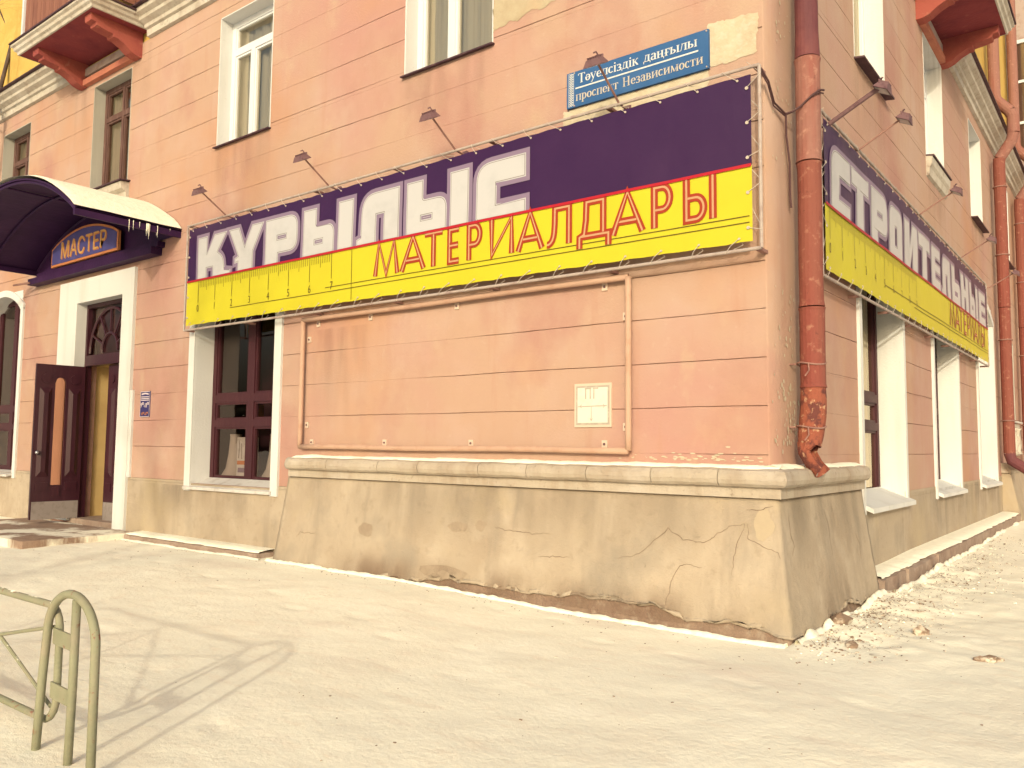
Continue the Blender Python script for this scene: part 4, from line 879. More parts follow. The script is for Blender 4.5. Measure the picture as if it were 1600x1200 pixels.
def make_banner(T, ban, u0, u1, w0, w1, zr, vp, letters, sub, subz, ticks, tick_u0, lines, seam, subw):
    """printed vinyl sheet laced to a pipe frame; vp = distance from the wall"""
    def wav(u, w):      # gentle billow of the sheet
        e = min(u-u0, u1-u, 0.6)/0.6; return vp + 0.014*noise.noise((u*0.7, w*1.1, 3))*max(e, 0) + 0.004*noise.noise((u*2.5, w*2, 9))
    def sheet(a, b, name, m):
        n = int((u1-u0)/0.1); k = 6; s_ = MB(T); vs_ = []
        for i in range(n+1):
            u = u0+(u1-u0)*i/n
            for j in range(k+1):
                w = a+(b-a)*j/k
                if abs(w-w0) < 1e-6 or abs(w-w1) < 1e-6: w += 0.008*math.sin((u-u0)*2*math.pi/0.31)*(1 if w > zr else -1)*0.5
                vs_.append((u, wav(u, w), w))
        s_.add(vs_, [(i*(k+1)+j, (i+1)*(k+1)+j, (i+1)*(k+1)+j+1, i*(k+1)+j+1) for i in range(n) for j in range(k)])
        o = s_.build(name, m, ban, smooth=True, recalc=False); return o
    sheet(zr, w1, 'purple_field', MAT['b_purple']); yf = sheet(w0, zr, 'yellow_field', MAT['b_yellow'])
    lay = lambda k: (lambda u, w: (u, wav(u, w)+0.004+k*0.0009, w))
    H = 0.535
    def subdiv(poly, st=0.06):
        out = []
        for i, p in enumerate(poly):
            q = poly[(i+1) % len(poly)]; L_ = math.hypot(q[0]-p[0], q[1]-p[1]); n = max(1, int(L_/st))
            out += [(p[0]+(q[0]-p[0])*t_/n, p[1]+(q[1]-p[1])*t_/n) for t_ in range(n)]
        return out
    for ch, a, b in letters:
        polys, holes = G(ch, b-a, H)
        pts, rad = polys[0]; base = rounded(pts, rad)
        first = None
        for k, (d, hd, mt, nm) in enumerate([(0.042, 0.03, 'b_lav', 'letter'), (0.000, 0.005, 'b_white', 'outline'), (-0.009, -0.004, 'b_grey', 'outline'), (-0.0155, -0.010, 'b_white', 'letter_face')]):
            ol = [(a+x, zr+max(0.0, y)) for x, y in subdiv(offset_poly(base, d))]
            loops = [ol]
            for h in holes:
                hh = offset_poly(h, -hd if k else -0.04*0)
                if k == 0: continue
                loops.append([(a+x, zr+y) for x, y in hh][::-1])
            o = MB(T).poly(loops, lay(k+1)).build(nm, MAT[mt], ban if first is None else first, recalc=False)
            if first is None: first = o
        for h in holes:      # thin box line inside the closed counters
            MB(T).poly([[(a+x, zr+y) for x, y in offset_poly(h, -0.022)]], lay(2)).build('counter', MAT['b_white' if ch != 'О' else 'b_purple'], first, recalc=False)
    # red rule
    rr = MB(T); pts = [(u0+0.001+(u1-u0-0.002)*i/90, zr) for i in range(91)]
    ribbon(pts, 0.024, lay(7), rr); rr.build('red_rule', MAT['b_red'], ban, recalc=False)
    # second line of lettering
    for ch, a, b in sub:
        f = MB(T); inl = MB(T); hgt = zr-0.010-subz
        for k, pl_ in enumerate(SK[ch]):
            pp = [(a+subw/2+(b-a-subw)*x, subz+hgt*y) for x, y in pl_]
            ribbon(pp, subw, lay(2+0.12*k), f); ribbon(pp, subw*0.27, lay(3+0.12*k), inl)
        o = f.build('letter', MAT['b_redbrown'], ban, recalc=False); inl.build('inline', MAT['b_pale'], o, recalc=False)
    # ruler
    tk = MB(T)
    for i in range(ticks*10+1):
        u = tick_u0+0.3655*i/10; L_ = 0.27 if i % 10 == 0 else 0.13 if i % 5 == 0 else 0.085
        ribbon([(u, zr-0.014), (u, zr-0.014-L_)], 0.008 if i % 10 == 0 else 0.006, lay(1), tk)
    for a, b, w in lines: ribbon([(a+(b-a)*i/60, w) for i in range(61)], 0.0075, lay(1), tk)
    if seam: ribbon([(seam, w0+0.01), (seam, (w0+zr)/2), (seam, zr-0.015)], 0.007, lay(1), tk)
    tk.build('ruler_marks', MAT['b_olive'], ban, recalc=False)
    for i in range(ticks+1):
        u = tick_u0+0.3655*i; s_ = 1 
        text_mesh(str(i), 0.125, lambda x, y: T(*lay(1)(u+x*s_, zr-0.40+y)), 'numeral', MAT['b_olive'], ban, sx=0.8)
    # pipe frame, stand-offs, lacing, eyelets
    fu0, fu1, fw0, fw1 = u0-0.055, u1+0.06, w0-0.055, w1+0.06; fv = vp-0.012
    for a, b in (((fu0, fv, fw1), (fu1, fv, fw1)), ((fu0, fv, fw0), (fu1, fv, fw0)), ((fu0, fv, fw0), (fu0, fv, fw1)), ((fu1, fv, fw0), (fu1, fv, fw1))):
        MB(T).tube([a, tuple((Vector(a)+Vector(b))/2), b], 0.0135, 8).build('frame_rail', MAT['rail_steel'], ban)
    n = int((u1-u0)/1.1)
    for i in range(n+1):
        u = fu0+0.03+(fu1-fu0-0.06)*i/n
        for w in (fw0, fw1): MB(T).box(u-0.018, u+0.018, -0.01, fv, w-0.012, w+0.012).build('stand_off', MAT['lamp_arm'], ban)
    rp = MB(T); ey = MB(T); n = int((u1-u0)/0.31)
    for i in range(n):
        u = u0+0.10+(u1-u0-0.2)*i/(n-1)
        for w, fw, s_ in ((w1-0.028, fw1, 1), (w0+0.028, fw0, -1)):
            vv = wav(u, w)+0.006
            ey.tube([(u, vv-0.004, w), (u, vv+0.003, w)], 0.009, 8)
            du = random.uniform(0.06, 0.15)
            rp.tube([(u, vv+.004, w), (u-du*0.6, (vv+fv)/2+.016, (w+fw)/2+.006*s_), (u-du, fv+.014, fw+0.012*s_), (u-du, fv-.016, fw)], 0.0026, 4)
            rp.tube([(u-du, fv-.016, fw), (u+0.02, fv-.012, (w+fw)/2), (u, vv-.012, w)], 0.0024, 4)
    for uu, fu, s_ in ((u0+0.03, fu0, -1), (u1-0.03, fu1, 1)):
        for i in range(5):
            w = w0+0.1+(w1-w0-0.2)*i/4; vv = wav(uu, w)+0.006
            ey.tube([(uu, vv-.004, w), (uu, vv+.003, w)], 0.013, 8); dw = random.uniform(-0.1, 0.1)
            rp.tube([(uu, vv+.004, w), (fu+0.012*s_, fv+.014, w+dw), (fu, fv-.016, w+dw+0.02), (uu, vv-.01, w+0.2)], 0.0026, 4)
    tag(rp.build('lacing', MAT['rope'], ban), kind='stuff'); tag(ey.build('eyelets', MAT['rope'], ban), kind='stuff')

bF = empty('shop_banner', 'long purple and yellow banner on the front wall with white block letters and ruler', 'banner')
make_banner(front, bF, -7.47, -0.03, 2.825, 4.065, 3.385, 0.165,
    [('Қ', -7.235, -6.50), ('Ұ', -6.56, -5.87), ('Р', -5.835, -5.25), ('ь', -5.15, -4.625), ('І', -4.565, -4.325), ('Л', -4.265, -3.64), ('ь', -3.54, -3.005), ('І', -2.965, -2.73), ('С', -2.64, -2.07)],
    [('М', -4.0, -3.62), ('А', -3.62, -3.26), ('Т', -3.31, -3.02), ('Е', -3.00, -2.81), ('Р', -2.76, -2.55), ('И', -2.49, -2.18), ('А', -2.18, -1.86), ('Л', -1.87, -1.57), ('Д', -1.54, -1.20), ('А', -1.22, -0.89), ('Р', -0.86, -0.65), ('Ы', -0.59, -0.29)],
    3.04, 7, -7.21, [(-6.5, -0.05, 2.965), (-4.75, -0.05, 3.012)], -4.33, 0.062)
bS = empty('shop_banner', 'purple and yellow banner along the side-street wall behind the corner downpipe', 'banner')
make_banner(side, bS, 1.03, 9.90, 2.815, 4.095, 3.375, 0.125,
    [('С', 1.20, 1.77), ('Т', 1.80, 2.41), ('Р', 2.49, 3.10), ('О', 3.19, 3.77), ('И', 3.88, 4.52), ('Т', 4.57, 5.22), ('Е', 5.31, 5.87), ('Л', 5.95, 6.58), ('ь', 6.68, 7.28), ('Н', 7.36, 7.98), ('ь', 8.07, 8.59), ('І', 8.68, 8.92), ('Е', 9.02, 9.66)],
    [('М', 6.45, 6.84), ('А', 6.84, 7.20), ('Т', 7.16, 7.46), ('Е', 7.50, 7.72), ('Р', 7.78, 8.02), ('И', 8.08, 8.42), ('А', 8.42, 8.78), ('Л', 8.78, 9.10), ('Ы', 9.18, 9.55)],
    3.03, 9, 1.15, [(4.3, 9.85, 2.962), (3.0, 9.85, 3.005)], 6.4, 0.055)

# ================================================================== LAMPS
def make_lamp(T, u, label, group, thick=False, zb=4.13, v0=0.15, rotz=0.0):
    L_ = empty('banner_floodlight', label, 'floodlight', group)
    e = (u+random.uniform(-.01, .01), 0.50 + (0.03 if thick else 0), zb+0.21)
    MB(T).tube([(u, v0-0.12, zb-0.01), (u, v0, zb), e], 0.021 if thick else 0.0095, 8).build('arm', MAT['lamp' if thick else 'lamp_arm'], L_)
    MB(T).box(u-0.03, u+0.03, -0.005, 0.02, zb-0.04, zb+0.03).build('wall_plate', MAT['lamp'], L_)
    br = MB(T)
    br.tube([(e[0]-0.06, e[1]+0.02, e[2]-0.005), (e[0]-0.055, e[1]+0.01, e[2]+0.045), (e[0], e[1], e[2]+0.055), (e[0]+0.055, e[1]+0.01, e[2]+0.045), (e[0]+0.06, e[1]+0.02, e[2]-0.005)], 0.008, 6)
    br.tube([(e[0], e[1]-.02, e[2]), (e[0]+.01, e[1], e[2]+0.05), (e[0]+0.0, e[1]+0.02, e[2]+0.08), (e[0]-.02, e[1]+.03, e[2]+.07)], 0.007, 6); br.build('bracket', MAT['lamp'], L_)
    # housing: shallow trapezoid tilted down towards the banner, cooling fins on its back
    h = MB(T); c = Vector((e[0], e[1]+0.03, e[2]-0.012)); ax = Vector((1, 0, 0)); dn = Vector((0, -0.45, -0.89)).normalized(); sd = Vector((0, 0.89, -0.45)).normalized()
    P = lambda a, b, k: tuple(c + ax*a + sd*b + dn*k)
    h.hexa([P(-.055, -.04, -.03), P(.055, -.04, -.03), P(.055, .04, -.03), P(-.055, .04, -.03), P(-.085, -.062, .022), P(.085, -.062, .022), P(.085, .062, .022), P(-.085, .062, .022)])
    for k in range(5):
        a = -0.044+0.022*k; h.hexa([P(a-.003, -.035, -.046), P(a+.003, -.035, -.046), P(a+.003, .035, -.046), P(a-.003, .035, -.046), P(a-.003, -.035, -.028), P(a+.003, -.035, -.028), P(a+.003, .035, -.028), P(a-.003, .035, -.028)])
    h.build('housing', MAT['lamp'], L_)
    MB(T).quad(P(-.07, -.05, .024), P(.07, -.05, .024), P(.07, .05, .024), P(-.07, .05, .024)).build('lens', MAT['lamp_glass'], L_, recalc=False)
GF = 'floodlights over the front banner'; GS = 'floodlights over the side banner'
for u, lb in ((-6.68, 'small floodlight on a rod at the left end of the front banner'), (-4.75, 'small floodlight on a rod, second from the left over the front banner'),
              (-2.92, 'small floodlight on a rod, third from the left over the front banner'), (-1.14, 'small floodlight on a rod in front of the blue street-name plate')): make_lamp(front, u, lb, GF)
make_lamp(side, 1.20, 'floodlight on a thick dark arm beside the corner downpipe', GS, True, 4.10, 0.13)
for u, lb in ((2.12, 'floodlight on a pale rod, second from the downpipe over the side banner'), (4.75, 'floodlight below the middle upstairs side window sill'),
              (7.5, 'floodlight below the third upstairs side window'), (10.25, 'farthest floodlight, just past the end of the side banner')): make_lamp(side, u, lb, GS, False, 4.15, 0.13)

# ================================================================== EMPTY FRAME, PLATES
bf = empty('empty_sign_frame', 'empty orange-painted pipe frame fixed to the front wall above the ledge', 'frame')
a, b, c, d = -5.24, -1.11, 1.31, 2.715; fv = 0.06
for p in ([(a, fv, d), (b, fv, d)], [(a, fv, c), (b, fv, c)], [(a, fv, c), (a, fv, d)], [(b, fv, c), (b, fv, d)]):
    n = 10; MB(front).tube([tuple(Vector(p[0]).lerp(Vector(p[1]), i/n)+Vector((0, 0, 0.004*math.sin(i*1.1)))) for i in range(n+1)], 0.027, 12).build('pipe', MAT['frame_pipe'], bf, smooth=True)
for (u, w) in ((a+.2, d-.05), (-4.2, d-.05), (-3.0, d-.05), (b-.25, d-.05), (a+.05, 2.5), (a+.05, 1.55), (b-.05, 2.4), (b-.05, 1.5), (a+.14, c+.05), (-3.95, c+.05), (-2.8, c+.05), (b-.25, c+.05)):
    t_ = MB(front).box(u-.026, u+.026, 0, .014, w-.032, w+.032); o = t_.build('tab', MAT['plate_frame'], bf)
    MB(front).tube([(u, .014, w), (u, .022, w)], 0.011, 8).build('bolt', MAT['lamp'], bf)
pg = empty('hydrant_plate', 'pale square hydrant marker plate reading ПГ on the orange wall', 'sign')
u0, u1, w0, w1 = -1.655, -1.295, 1.50, 1.865
MB(front).box(u0, u1, 0.0, 0.012, w0, w1).build('plate', MAT['plate_frame'], pg)
MB(front).box(u0+.018, u1-.018, 0.012, 0.0145, w0+.02, w1-.02).build('border', MAT['plate_line'], pg)
MB(front).box(u0+.034, u1-.034, 0.0145, 0.0165, w0+.036, w1-.036).build('face', MAT['plate_white'], pg)
f3 = lambda u, w: (u, 0.018, w); m = MB(front)
cx_ = (u0+u1)/2-0.01
for q in ([(cx_-.055, 1.735), (cx_-.055, 1.82)], [(cx_-.065, 1.822), (cx_+.0, 1.822)], [(cx_-.010, 1.735), (cx_-.010, 1.815)], [(cx_+.025, 1.735), (cx_+.025, 1.815)], [(cx_+.015, 1.822), (cx_+.068, 1.822)]): ribbon(q, 0.011, f3, m)
ribbon([(u0+.04, 1.672), (u1-.04, 1.676)], 0.007, f3, m); ribbon([(cx_, 1.668), (cx_, 1.56)], 0.006, f3, m)
ribbon([(cx_-.012, 1.572), (cx_, 1.552), (cx_+.012, 1.572)], 0.006, f3, m)
for sgn, uu in ((1, u0+.06), (-1, u1-.06)): ribbon([(uu+.016*sgn, 1.688), (uu, 1.674), (uu+.016*sgn, 1.66)], 0.005, lambda u, w: (u, 0.0185, w), m)
m.build('print', MAT['plate_line'], pg, recalc=False)
ho = empty('opening_hours_plate', 'small dark blue and white opening-hours plate beside the door', 'sign')
u0, u1, w0, w1 = -8.80, -8.55, 1.69, 2.04
MB(front).box(u0, u1, 0.0, 0.01, w0, w1).build('plate', MAT['print_blue'], ho)
m = MB(front); f3 = lambda u, w: (u, 0.0125, w)
for q, ww in (([(u0+.03, 2.0), ((u0+u1)/2, 2.012), (u1-.03, 2.0)], .022), ([(u0+.02, 1.965), (u1-.02, 1.965)], .014), ([(u0+.02, 1.94), (u1-.02, 1.94)], .014), ([(u0+.02, 1.918), (u1-.02, 1.918)], .012), ([(u0, 2.036), (u1, 2.036)], .008), ([(u0+.004, 1.69), (u0+.004, 2.04)], .008), ([(u1-.004, 1.69), (u1-.004, 2.04)], .008), ([(u0, 1.694), (u1, 1.694)], .008)): ribbon(q, ww, f3, m)
m.build('print', MAT['print_pink'], ho, recalc=False)
text_mesh('9⁰⁰-18⁰⁰', 0.085, lambda x, y: front((u0+u1)/2+x, 0.013, 1.82+y), 'hours', MAT['print_pink'], ho, bold=0.003, sx=0.72)
text_mesh('10⁰⁰-16⁰⁰', 0.05, lambda x, y: front((u0+u1)/2+x, 0.013, 1.715+y), 'hours', MAT['sign_orange'], ho, bold=0.002, sx=0.9)

# ---- street-name plate with serif lettering
SERIF = {}
def V(x, a=0.0, b=.62, t=.13): return ('v', x, a, b, t)
SERIF = {
 'Т': (.72, [V(.36, 0, .9, .14), ('h', .03, .69, .88), ('k', .05, .72, .9), ('k', .67, .72, .9)]),
 'ә': (.52, [('o', .26, .31, .2, .30, -200, 140, .10), ('h', .08, .44, .32)]),
 'у': (.56, [('d', .06, .62, .28, .06, .12), ('d', .50, .62, .28, .06, .05), ('d', .28, .06, .14, -.22, .06), ('h', 0, .2, .61), ('h', .38, .56, .61), ('h', .04, .18, -.22)]),
 'е': (.50, [('o', .26, .31, .2, .30, 0, 320, .10), ('h', .08, .44, .33)]),
 'л': (.62, [('d', .22, .60, .10, .04, .05), V(.48), ('h', .14, .52, .60), ('h', .0, .12, .02)]),
 'с': (.48, [('o', .26, .31, .2, .30, 40, 320, .11)]),
 'і': (.30, [V(.15), ('dot', .15, .82)]),
 'з': (.46, [('o', .20, .46, .17, .15, -90, 150, .09), ('o', .20, .16, .20, .16, -150, 90, .10), ('h', .14, .26, .31)]),
 'д': (.64, [('d', .24, .60, .14, .06, .05), V(.46, .04, .62), ('h', .18, .50, .60), ('h', .0, .62, .04), ('k', .03, -.14, .04), ('k', .59, -.14, .04)]),
 'к': (.60, [V(.14), ('d', .20, .32, .48, .60, .05), ('d', .28, .36, .50, .03, .12), ('h', .42, .58, .02), ('h', .40, .56, .60)]),
 'а': (.52, [('o', .24, .46, .16, .15, 10, 170, .08), V(.38, .02, .48), ('o', .22, .17, .16, .17, 60, 330, .09), ('h', .38, .50, .02)]),
 'ң': (.66, [V(.14), V(.48), ('h', .14, .48, .32), ('k', .60, -.16, .03), ('h', .48, .62, .02)]),
 'ғ': (.46, [V(.16), ('h', .1, .44, .60), ('k', .42, .46, .6), ('h', 0, .36, .28)]),
 'ы': (.84, [V(.14), ('o', .26, .18, .20, .16, -90, 90, .10), ('h', .14, .26, .34), ('h', .14, .26, .02), V(.68)]),
 'п': (.64, [V(.14), V(.50), ('h', .1, .54, .60)]), 'р': (.58, [V(.14, -.26, .62), ('o', .30, .31, .2, .30, -140, 140, .11)]),
 'о': (.54, [('o', .27, .31, .21, .30, 0, 360, .11)]), 'т': (.54, [V(.27), ('h', .03, .51, .60), ('k', .05, .46, .62), ('k', .49, .46, .62)]),
 'Н': (.82, [V(.16, 0, .9, .14), V(.62, 0, .9, .14), ('h', .16, .62, .46)]), 'в': (.54, [V(.14), ('o', .26, .46, .16, .14, -90, 90, .09), ('o', .26, .17, .20, .16, -90, 90, .10), ('h', .14, .28, .02), ('h', .14, .28, .60), ('h', .14, .28, .32)]),
 'и': (.66, [V(.14), V(.52), ('d', .16, .08, .50, .54, .06)]), 'м': (.78, [V(.12, 0, .62, .06), V(.64), ('d', .14, .60, .38, .04, .12), ('d', .62, .60, .38, .04, .05)]), ' ': (.42, [])}
def serif_text(txt, u, w, size, sx, T, m, parent, depth):
    x = 0; cnt = [0]
    def f3(p, q): return (u+p*sx*size, depth+0.00012*cnt[0], w+q*size)
    for ch in txt:
        adv, parts = SERIF[ch]; b = MB(T)
        for pt in parts:
            cnt[0] = (cnt[0]+1) % 14
            if pt[0] == 'v':
                _, cx0, a0, b0, t0 = pt; ribbon([(x+cx0, a0), (x+cx0, b0)], t0, f3, b)
                for zz in (a0+.02, b0-.02): cnt[0] += 1; ribbon([(x+cx0-t0*0.95, zz), (x+cx0+t0*0.95, zz)], .045, f3, b)
            elif pt[0] == 'h': ribbon([(x+pt[1], pt[3]), (x+pt[2], pt[3])], .05, f3, b)
            elif pt[0] == 'k': ribbon([(x+pt[1], pt[2]), (x+pt[1], pt[3])], .06, f3, b)
            elif pt[0] == 'd': ribbon([(x+pt[1], pt[2]), (x+pt[3], pt[4])], pt[5], f3, b)
            elif pt[0] == 'dot': b.poly([[(x+pt[1]+.075*math.cos(k), pt[2]+.075*math.sin(k)) for k in [i*2*math.pi/8 for i in range(8)]]], f3)
            elif pt[0] == 'o':
                _, cx0, cz0, rx, rz, a0, a1, t0 = pt; n = 14; pl_ = []; wl_ = []
                for i in range(n+1):
                    an = R(a0+(a1-a0)*i/n); pl_.append((x+cx0+rx*math.cos(an)*.9, cz0+rz*math.sin(an)*.92)); wl_.append(.04+t0*abs(math.cos(an)))
                ribbon(pl_, wl_, f3, b)
        x += adv
        if parts: b.build('letter', m, parent, recalc=False)
ss = empty('street_name_plate', 'blue street-name plate with white serif lettering above the front banner', 'sign')
u0, u1, w0, w1 = -1.735, -0.415, 4.272, 4.588; sv = 0.03
MB(front).box(u0, u1, 0.004, sv, w0, w1).build('plate', MAT['s_blue'], ss)
def width(t): return sum(SERIF[c][0] for c in t)
t1, t2 = 'Тәуелсіздік даңғылы', 'проспект Независимости'
serif_text(t1, u0+0.115, 4.475, 0.092, 1.115/(width(t1)*0.092), front, MAT['s_text'], ss, sv+0.002)
serif_text(t2, u0+0.092, 4.322, 0.088, 1.185/(width(t2)*0.088), front, MAT['s_text_worn'], ss, sv+0.002)
m = MB(front); ribbon([(u0+.09, 4.435), (u1-.085, 4.435)], 0.013, lambda u, w: (u, sv+.002, w), m); m.build('rule', MAT['s_text'], ss, recalc=False)
m = MB(front); 
for i in range(14):
    w = w0+.012+.292*i/14
    for k in (0, 1): ribbon([(u0+.028+.018*k, w), (u0+.046+.018*k, w+.011), (u0+.028+.018*k, w+.021)], .0065, lambda uu, ww: (uu, sv+.002+k*.0003, ww), m)
ribbon([(u0+.022, w0+.008), (u0+.022, w1-.008)], .004, lambda u, w: (u, sv+.0028, w), m); ribbon([(u0+.072, w0+.008), (u0+.072, w1-.008)], .004, lambda u, w: (u, sv+.0028, w), m)
m.build('ornament_strip', MAT['s_text'], ss, recalc=False)
for uu, ww in ((u0+.08, w1-.012), (u1-.015, w1-.014), (u1-.015, w0+.014), (u0+.08, w0+.012)): MB(front).tube([(uu, sv, ww), (uu, sv+.006, ww)], 0.007, 8).build('screw', MAT['rail_steel'], ss)

# ================================================================== CANOPY OVER THE DOOR
ca = empty('entrance_canopy', 'dark blue barrel-vault canopy over the shop door, snow on top', 'canopy')
cu0, cu1, cz, rise, cd = -12.30, -7.95, 4.15, 0.70, 1.38
ctr = (cu0+cu1)/2; hw = (cu1-cu0)/2; Rr = (hw*hw+rise*rise)/(2*rise); a0 = math.asin(hw/Rr)
def vault(t, dr=0.0): an = -a0+2*a0*t; return (ctr+(Rr+dr)*math.sin(an), cz+rise-Rr+(Rr+dr)*math.cos(an))
m = MB(front); n = 36; vs_ = []
for i in range(n+1):
    for dr in (0, 0.02):
        p = vault(i/n, dr); vs_ += [(p[0], 0.0, p[1]), (p[0], cd, p[1])]
fs = []
for i in range(n):
    o = i*4; q = o+4; fs += [(o, q, q+1, o+1), (o+2, o+3, q+3, q+2), (o+1, q+1, q+3, o+3), (o, o+2, q+2, q)]
m.add(vs_, fs).build('vault_sheet', MAT['canopy'], ca, smooth=False)
for v in (0.03, 0.70, cd-0.03):
    MB(front).tube([(vault(i/n, -0.025)[0], v, vault(i/n, -0.025)[1]) for i in range(n+1)], 0.02, 6).build('rib', MAT['canopy'], ca)
for t_ in (0.5,):
    p = vault(t_, -0.03); MB(front).tube([(p[0], 0.02, p[1]), (p[0], cd-.02, p[1])], 0.014, 6).build('purlin', MAT['canopy'], ca)
for uu in (cu0+.02, cu1-.02):
    MB(front).box(uu-.02, uu+.02, 0.0, cd, cz-0.075, cz+0.005).build('eave_beam', MAT['canopy'], ca)
# front lattice and gable sheet against the wall
ty = [(cu0+.05, cz-.05)] + [vault(i/n, -0.01) for i in range(1, n)] + [(cu1-.05, cz-.05)]
MB(front).poly([ty], lambda u, w: (u, 0.035, w)).build('wall_gable', MAT['canopy'], ca)
MB(front).box(cu0+0.0, -8.42, 0.0, 0.16, 3.90, 4.0).build('wall_beam', MAT['canopy'], ca)
MB(front).box(cu0+0.2, -8.35, 0.0, 0.11, 4.0, 4.075).build('wall_beam', MAT['canopy'], ca)
MB(front).tube([(cu0+.1, 0.16, 3.93), (cu0-.3, 0.25, 3.92)], 0.02, 6).build('bracket_stub', MAT['lamp_arm'], ca)
# snow blanket on the right-hand slope and crown
s_ = MB(front); i0, i1 = 4, 36; K = 30; vs_ = []
for i in range(i0, i1+1):
    for k in range(K+1):
        v = 0.012 + (cd+0.015)*k/K; e = min(1, (i-i0)/4, (i1-i+0.5)/2.5, (K-k+0.6)/2.0); th = 0.022+0.06*max(0.05, e)**0.5*(1+0.25*noise.noise((i*.2, v*2, 1)))
        dd = 0.02*noise.noise((i*.9, v*3, 2)) if i == i1 else 0
        p = vault(min(i/n, 1.0)+dd*0.1, th); vs_.append((p[0], v, p[1]))
W_ = K+1; s_.add(vs_, [((i-i0)*W_+k, (i-i0)*W_+k+1, (i-i0+1)*W_+k+1, (i-i0+1)*W_+k) for i in range(i0, i1) for k in range(K)])
s_.build('canopy_snow', MAT['snow_clean'], ca, smooth=True)
for k in range(13):
    v = random.choice([random.uniform(0.30, 0.62), random.uniform(0.36, 0.58), 0.72, 0.34]) if k < 11 else 0.16+0.5*(k-11)
    L_ = random.uniform(0.05, 0.20); uu = cu1+random.uniform(-.01, .02)
    MB(front).tube([(uu, v, cz+.01), (uu, v, cz-L_*.5), (uu, v, cz-L_)], [0.0055, 0.0035, 0.0008], 5).build('icicle', MAT['snow_clean'], ca)
ms = empty('shop_name_board', 'blue arched name board with orange rim reading МАСТЕР under the canopy', 'sign')
u0, u1 = -11.48, -9.36; zb, zs, zt = 4.085, 4.37, 4.60; sv = 0.15
outl = [(u0, zb), (u1, zb), (u1, zs)] + [(u1+(u0-u1)*i/14, zs+(zt-zs)*math.sin(math.pi*(0.5-abs(i/14-0.5))*1.0)**0.8 if 0 < i < 14 else zs) for i in range(1, 14)] + [(u0, zs)]
def slabpoly(pts, v0, v1, name, mt, parent):
    b = MB(front); b.poly([pts], lambda u, w: (u, v1, w)); n = len(pts)
    b.add([(p[0], v0, p[1]) for p in pts]+[(p[0], v1, p[1]) for p in pts], [(i, (i+1) % n, n+(i+1) % n, n+i) for i in range(n)]); return b.build(name, MAT[mt], parent, recalc=False)
slabpoly(outl, 0.11, sv, 'rim', 'sign_orange', ms); slabpoly(offset_poly(outl, -0.035), sv, sv+0.006, 'panel', 'sign_blue', ms)
text_mesh('МАСТЕР', 0.36, lambda x, y: front(-10.42+x, sv+0.012, 4.185+y), 'lettering', MAT['sign_gold'], ms, bold=0.0, sx=0.98)
text_mesh('МАСТЕР', 0.36, lambda x, y: front(-10.40+x, sv+0.009, 4.172+y), 'letter_shadow', MAT['sign_orange'], ms, bold=0.002, sx=0.98)

# ================================================================== GOODS IN THE SHOP WINDOW
MB().box(-7.45, -5.82, 0.34, 0.9, 0.80, 0.90).build('display_shelf', MAT['sill_white'], wm)
for k, (x, lb) in enumerate(((-7.0, 'printed carton on the shop window shelf, left pane'), (-6.14, 'printed carton on the shop window shelf, right pane'))):
    bx = empty('printed_carton', lb, 'carton', 'cartons in the shop window')
    MB().box(x-.13, x+.13, .42, .56, .905, 1.42).build('box', MAT['box_white'], bx)
    m = MB(); yv = .417
    for q in ([(x-.09, 1.15), (x-.07, 1.3), (x-.09, 1.38)], [(x-.02, 1.14), (x-.03, 1.34)], [(x+.05, 1.2), (x+.06, 1.36)]): ribbon(q, .018, lambda u, w: (u, yv, w), m)
    m.build('print', MAT['b_grey'], bx, recalc=False)
    MB().quad((x-.12, yv, 1.07), (x+.12, yv, 1.07), (x+.12, yv, 1.12), (x-.12, yv, 1.12)).build('orange_band', MAT['box_orange'], bx, recalc=False)
    MB().quad((x-.1, yv, .97), (x+.1, yv, .97), (x+.1, yv, 1.03), (x-.1, yv, 1.03)).build('blue_band', MAT['b_lav'], bx, recalc=False)
for k, (x, lb) in enumerate(((-7.28, 'pale flared plastic column in the left lower shop pane'), (-6.42, 'pale flared plastic column in the right lower shop pane'))):
    o = MB().tube([(x, .5, .905), (x, .5, .94), (x, .5, 1.02), (x, .5, 1.2), (x, .5, 1.42), (x, .5, 1.46)], [.17, .165, .12, .09, .075, .08], 16).build('plastic_pedestal', MAT['plastic_pale'], smooth=True); tag(o, lb, 'pedestal', 'plastic pedestals in the shop window')
oc = empty('orange_carton', 'orange carton behind the middle left shop pane', 'carton'); MB().box(-6.98, -6.84, .45, .6, 1.60, 1.84).build('box', MAT['box_orange'], oc); MB().box(-7.3, -6.8, .44, .7, 1.57, 1.595).build('shelf_board', MAT['wood'], oc)
ys_ = MB(); ys_.tube([(-6.16, .48, 2.62), (-6.10, .48, 2.45), (-6.06, .48, 2.36)], [.012, .024, .02], 6); ys_.tube([(-5.92, .48, 2.50), (-6.0, .48, 2.45), (-6.06, .48, 2.37), (-6.09, .48, 2.25)], [.008, .016, .02, .01], 6)
tag(ys_.build('forked_shape', MAT['sign_gold']), 'pale forked ornament hanging behind the upper right shop pane', 'shape')  # pale tubes joined in a fork behind the glass

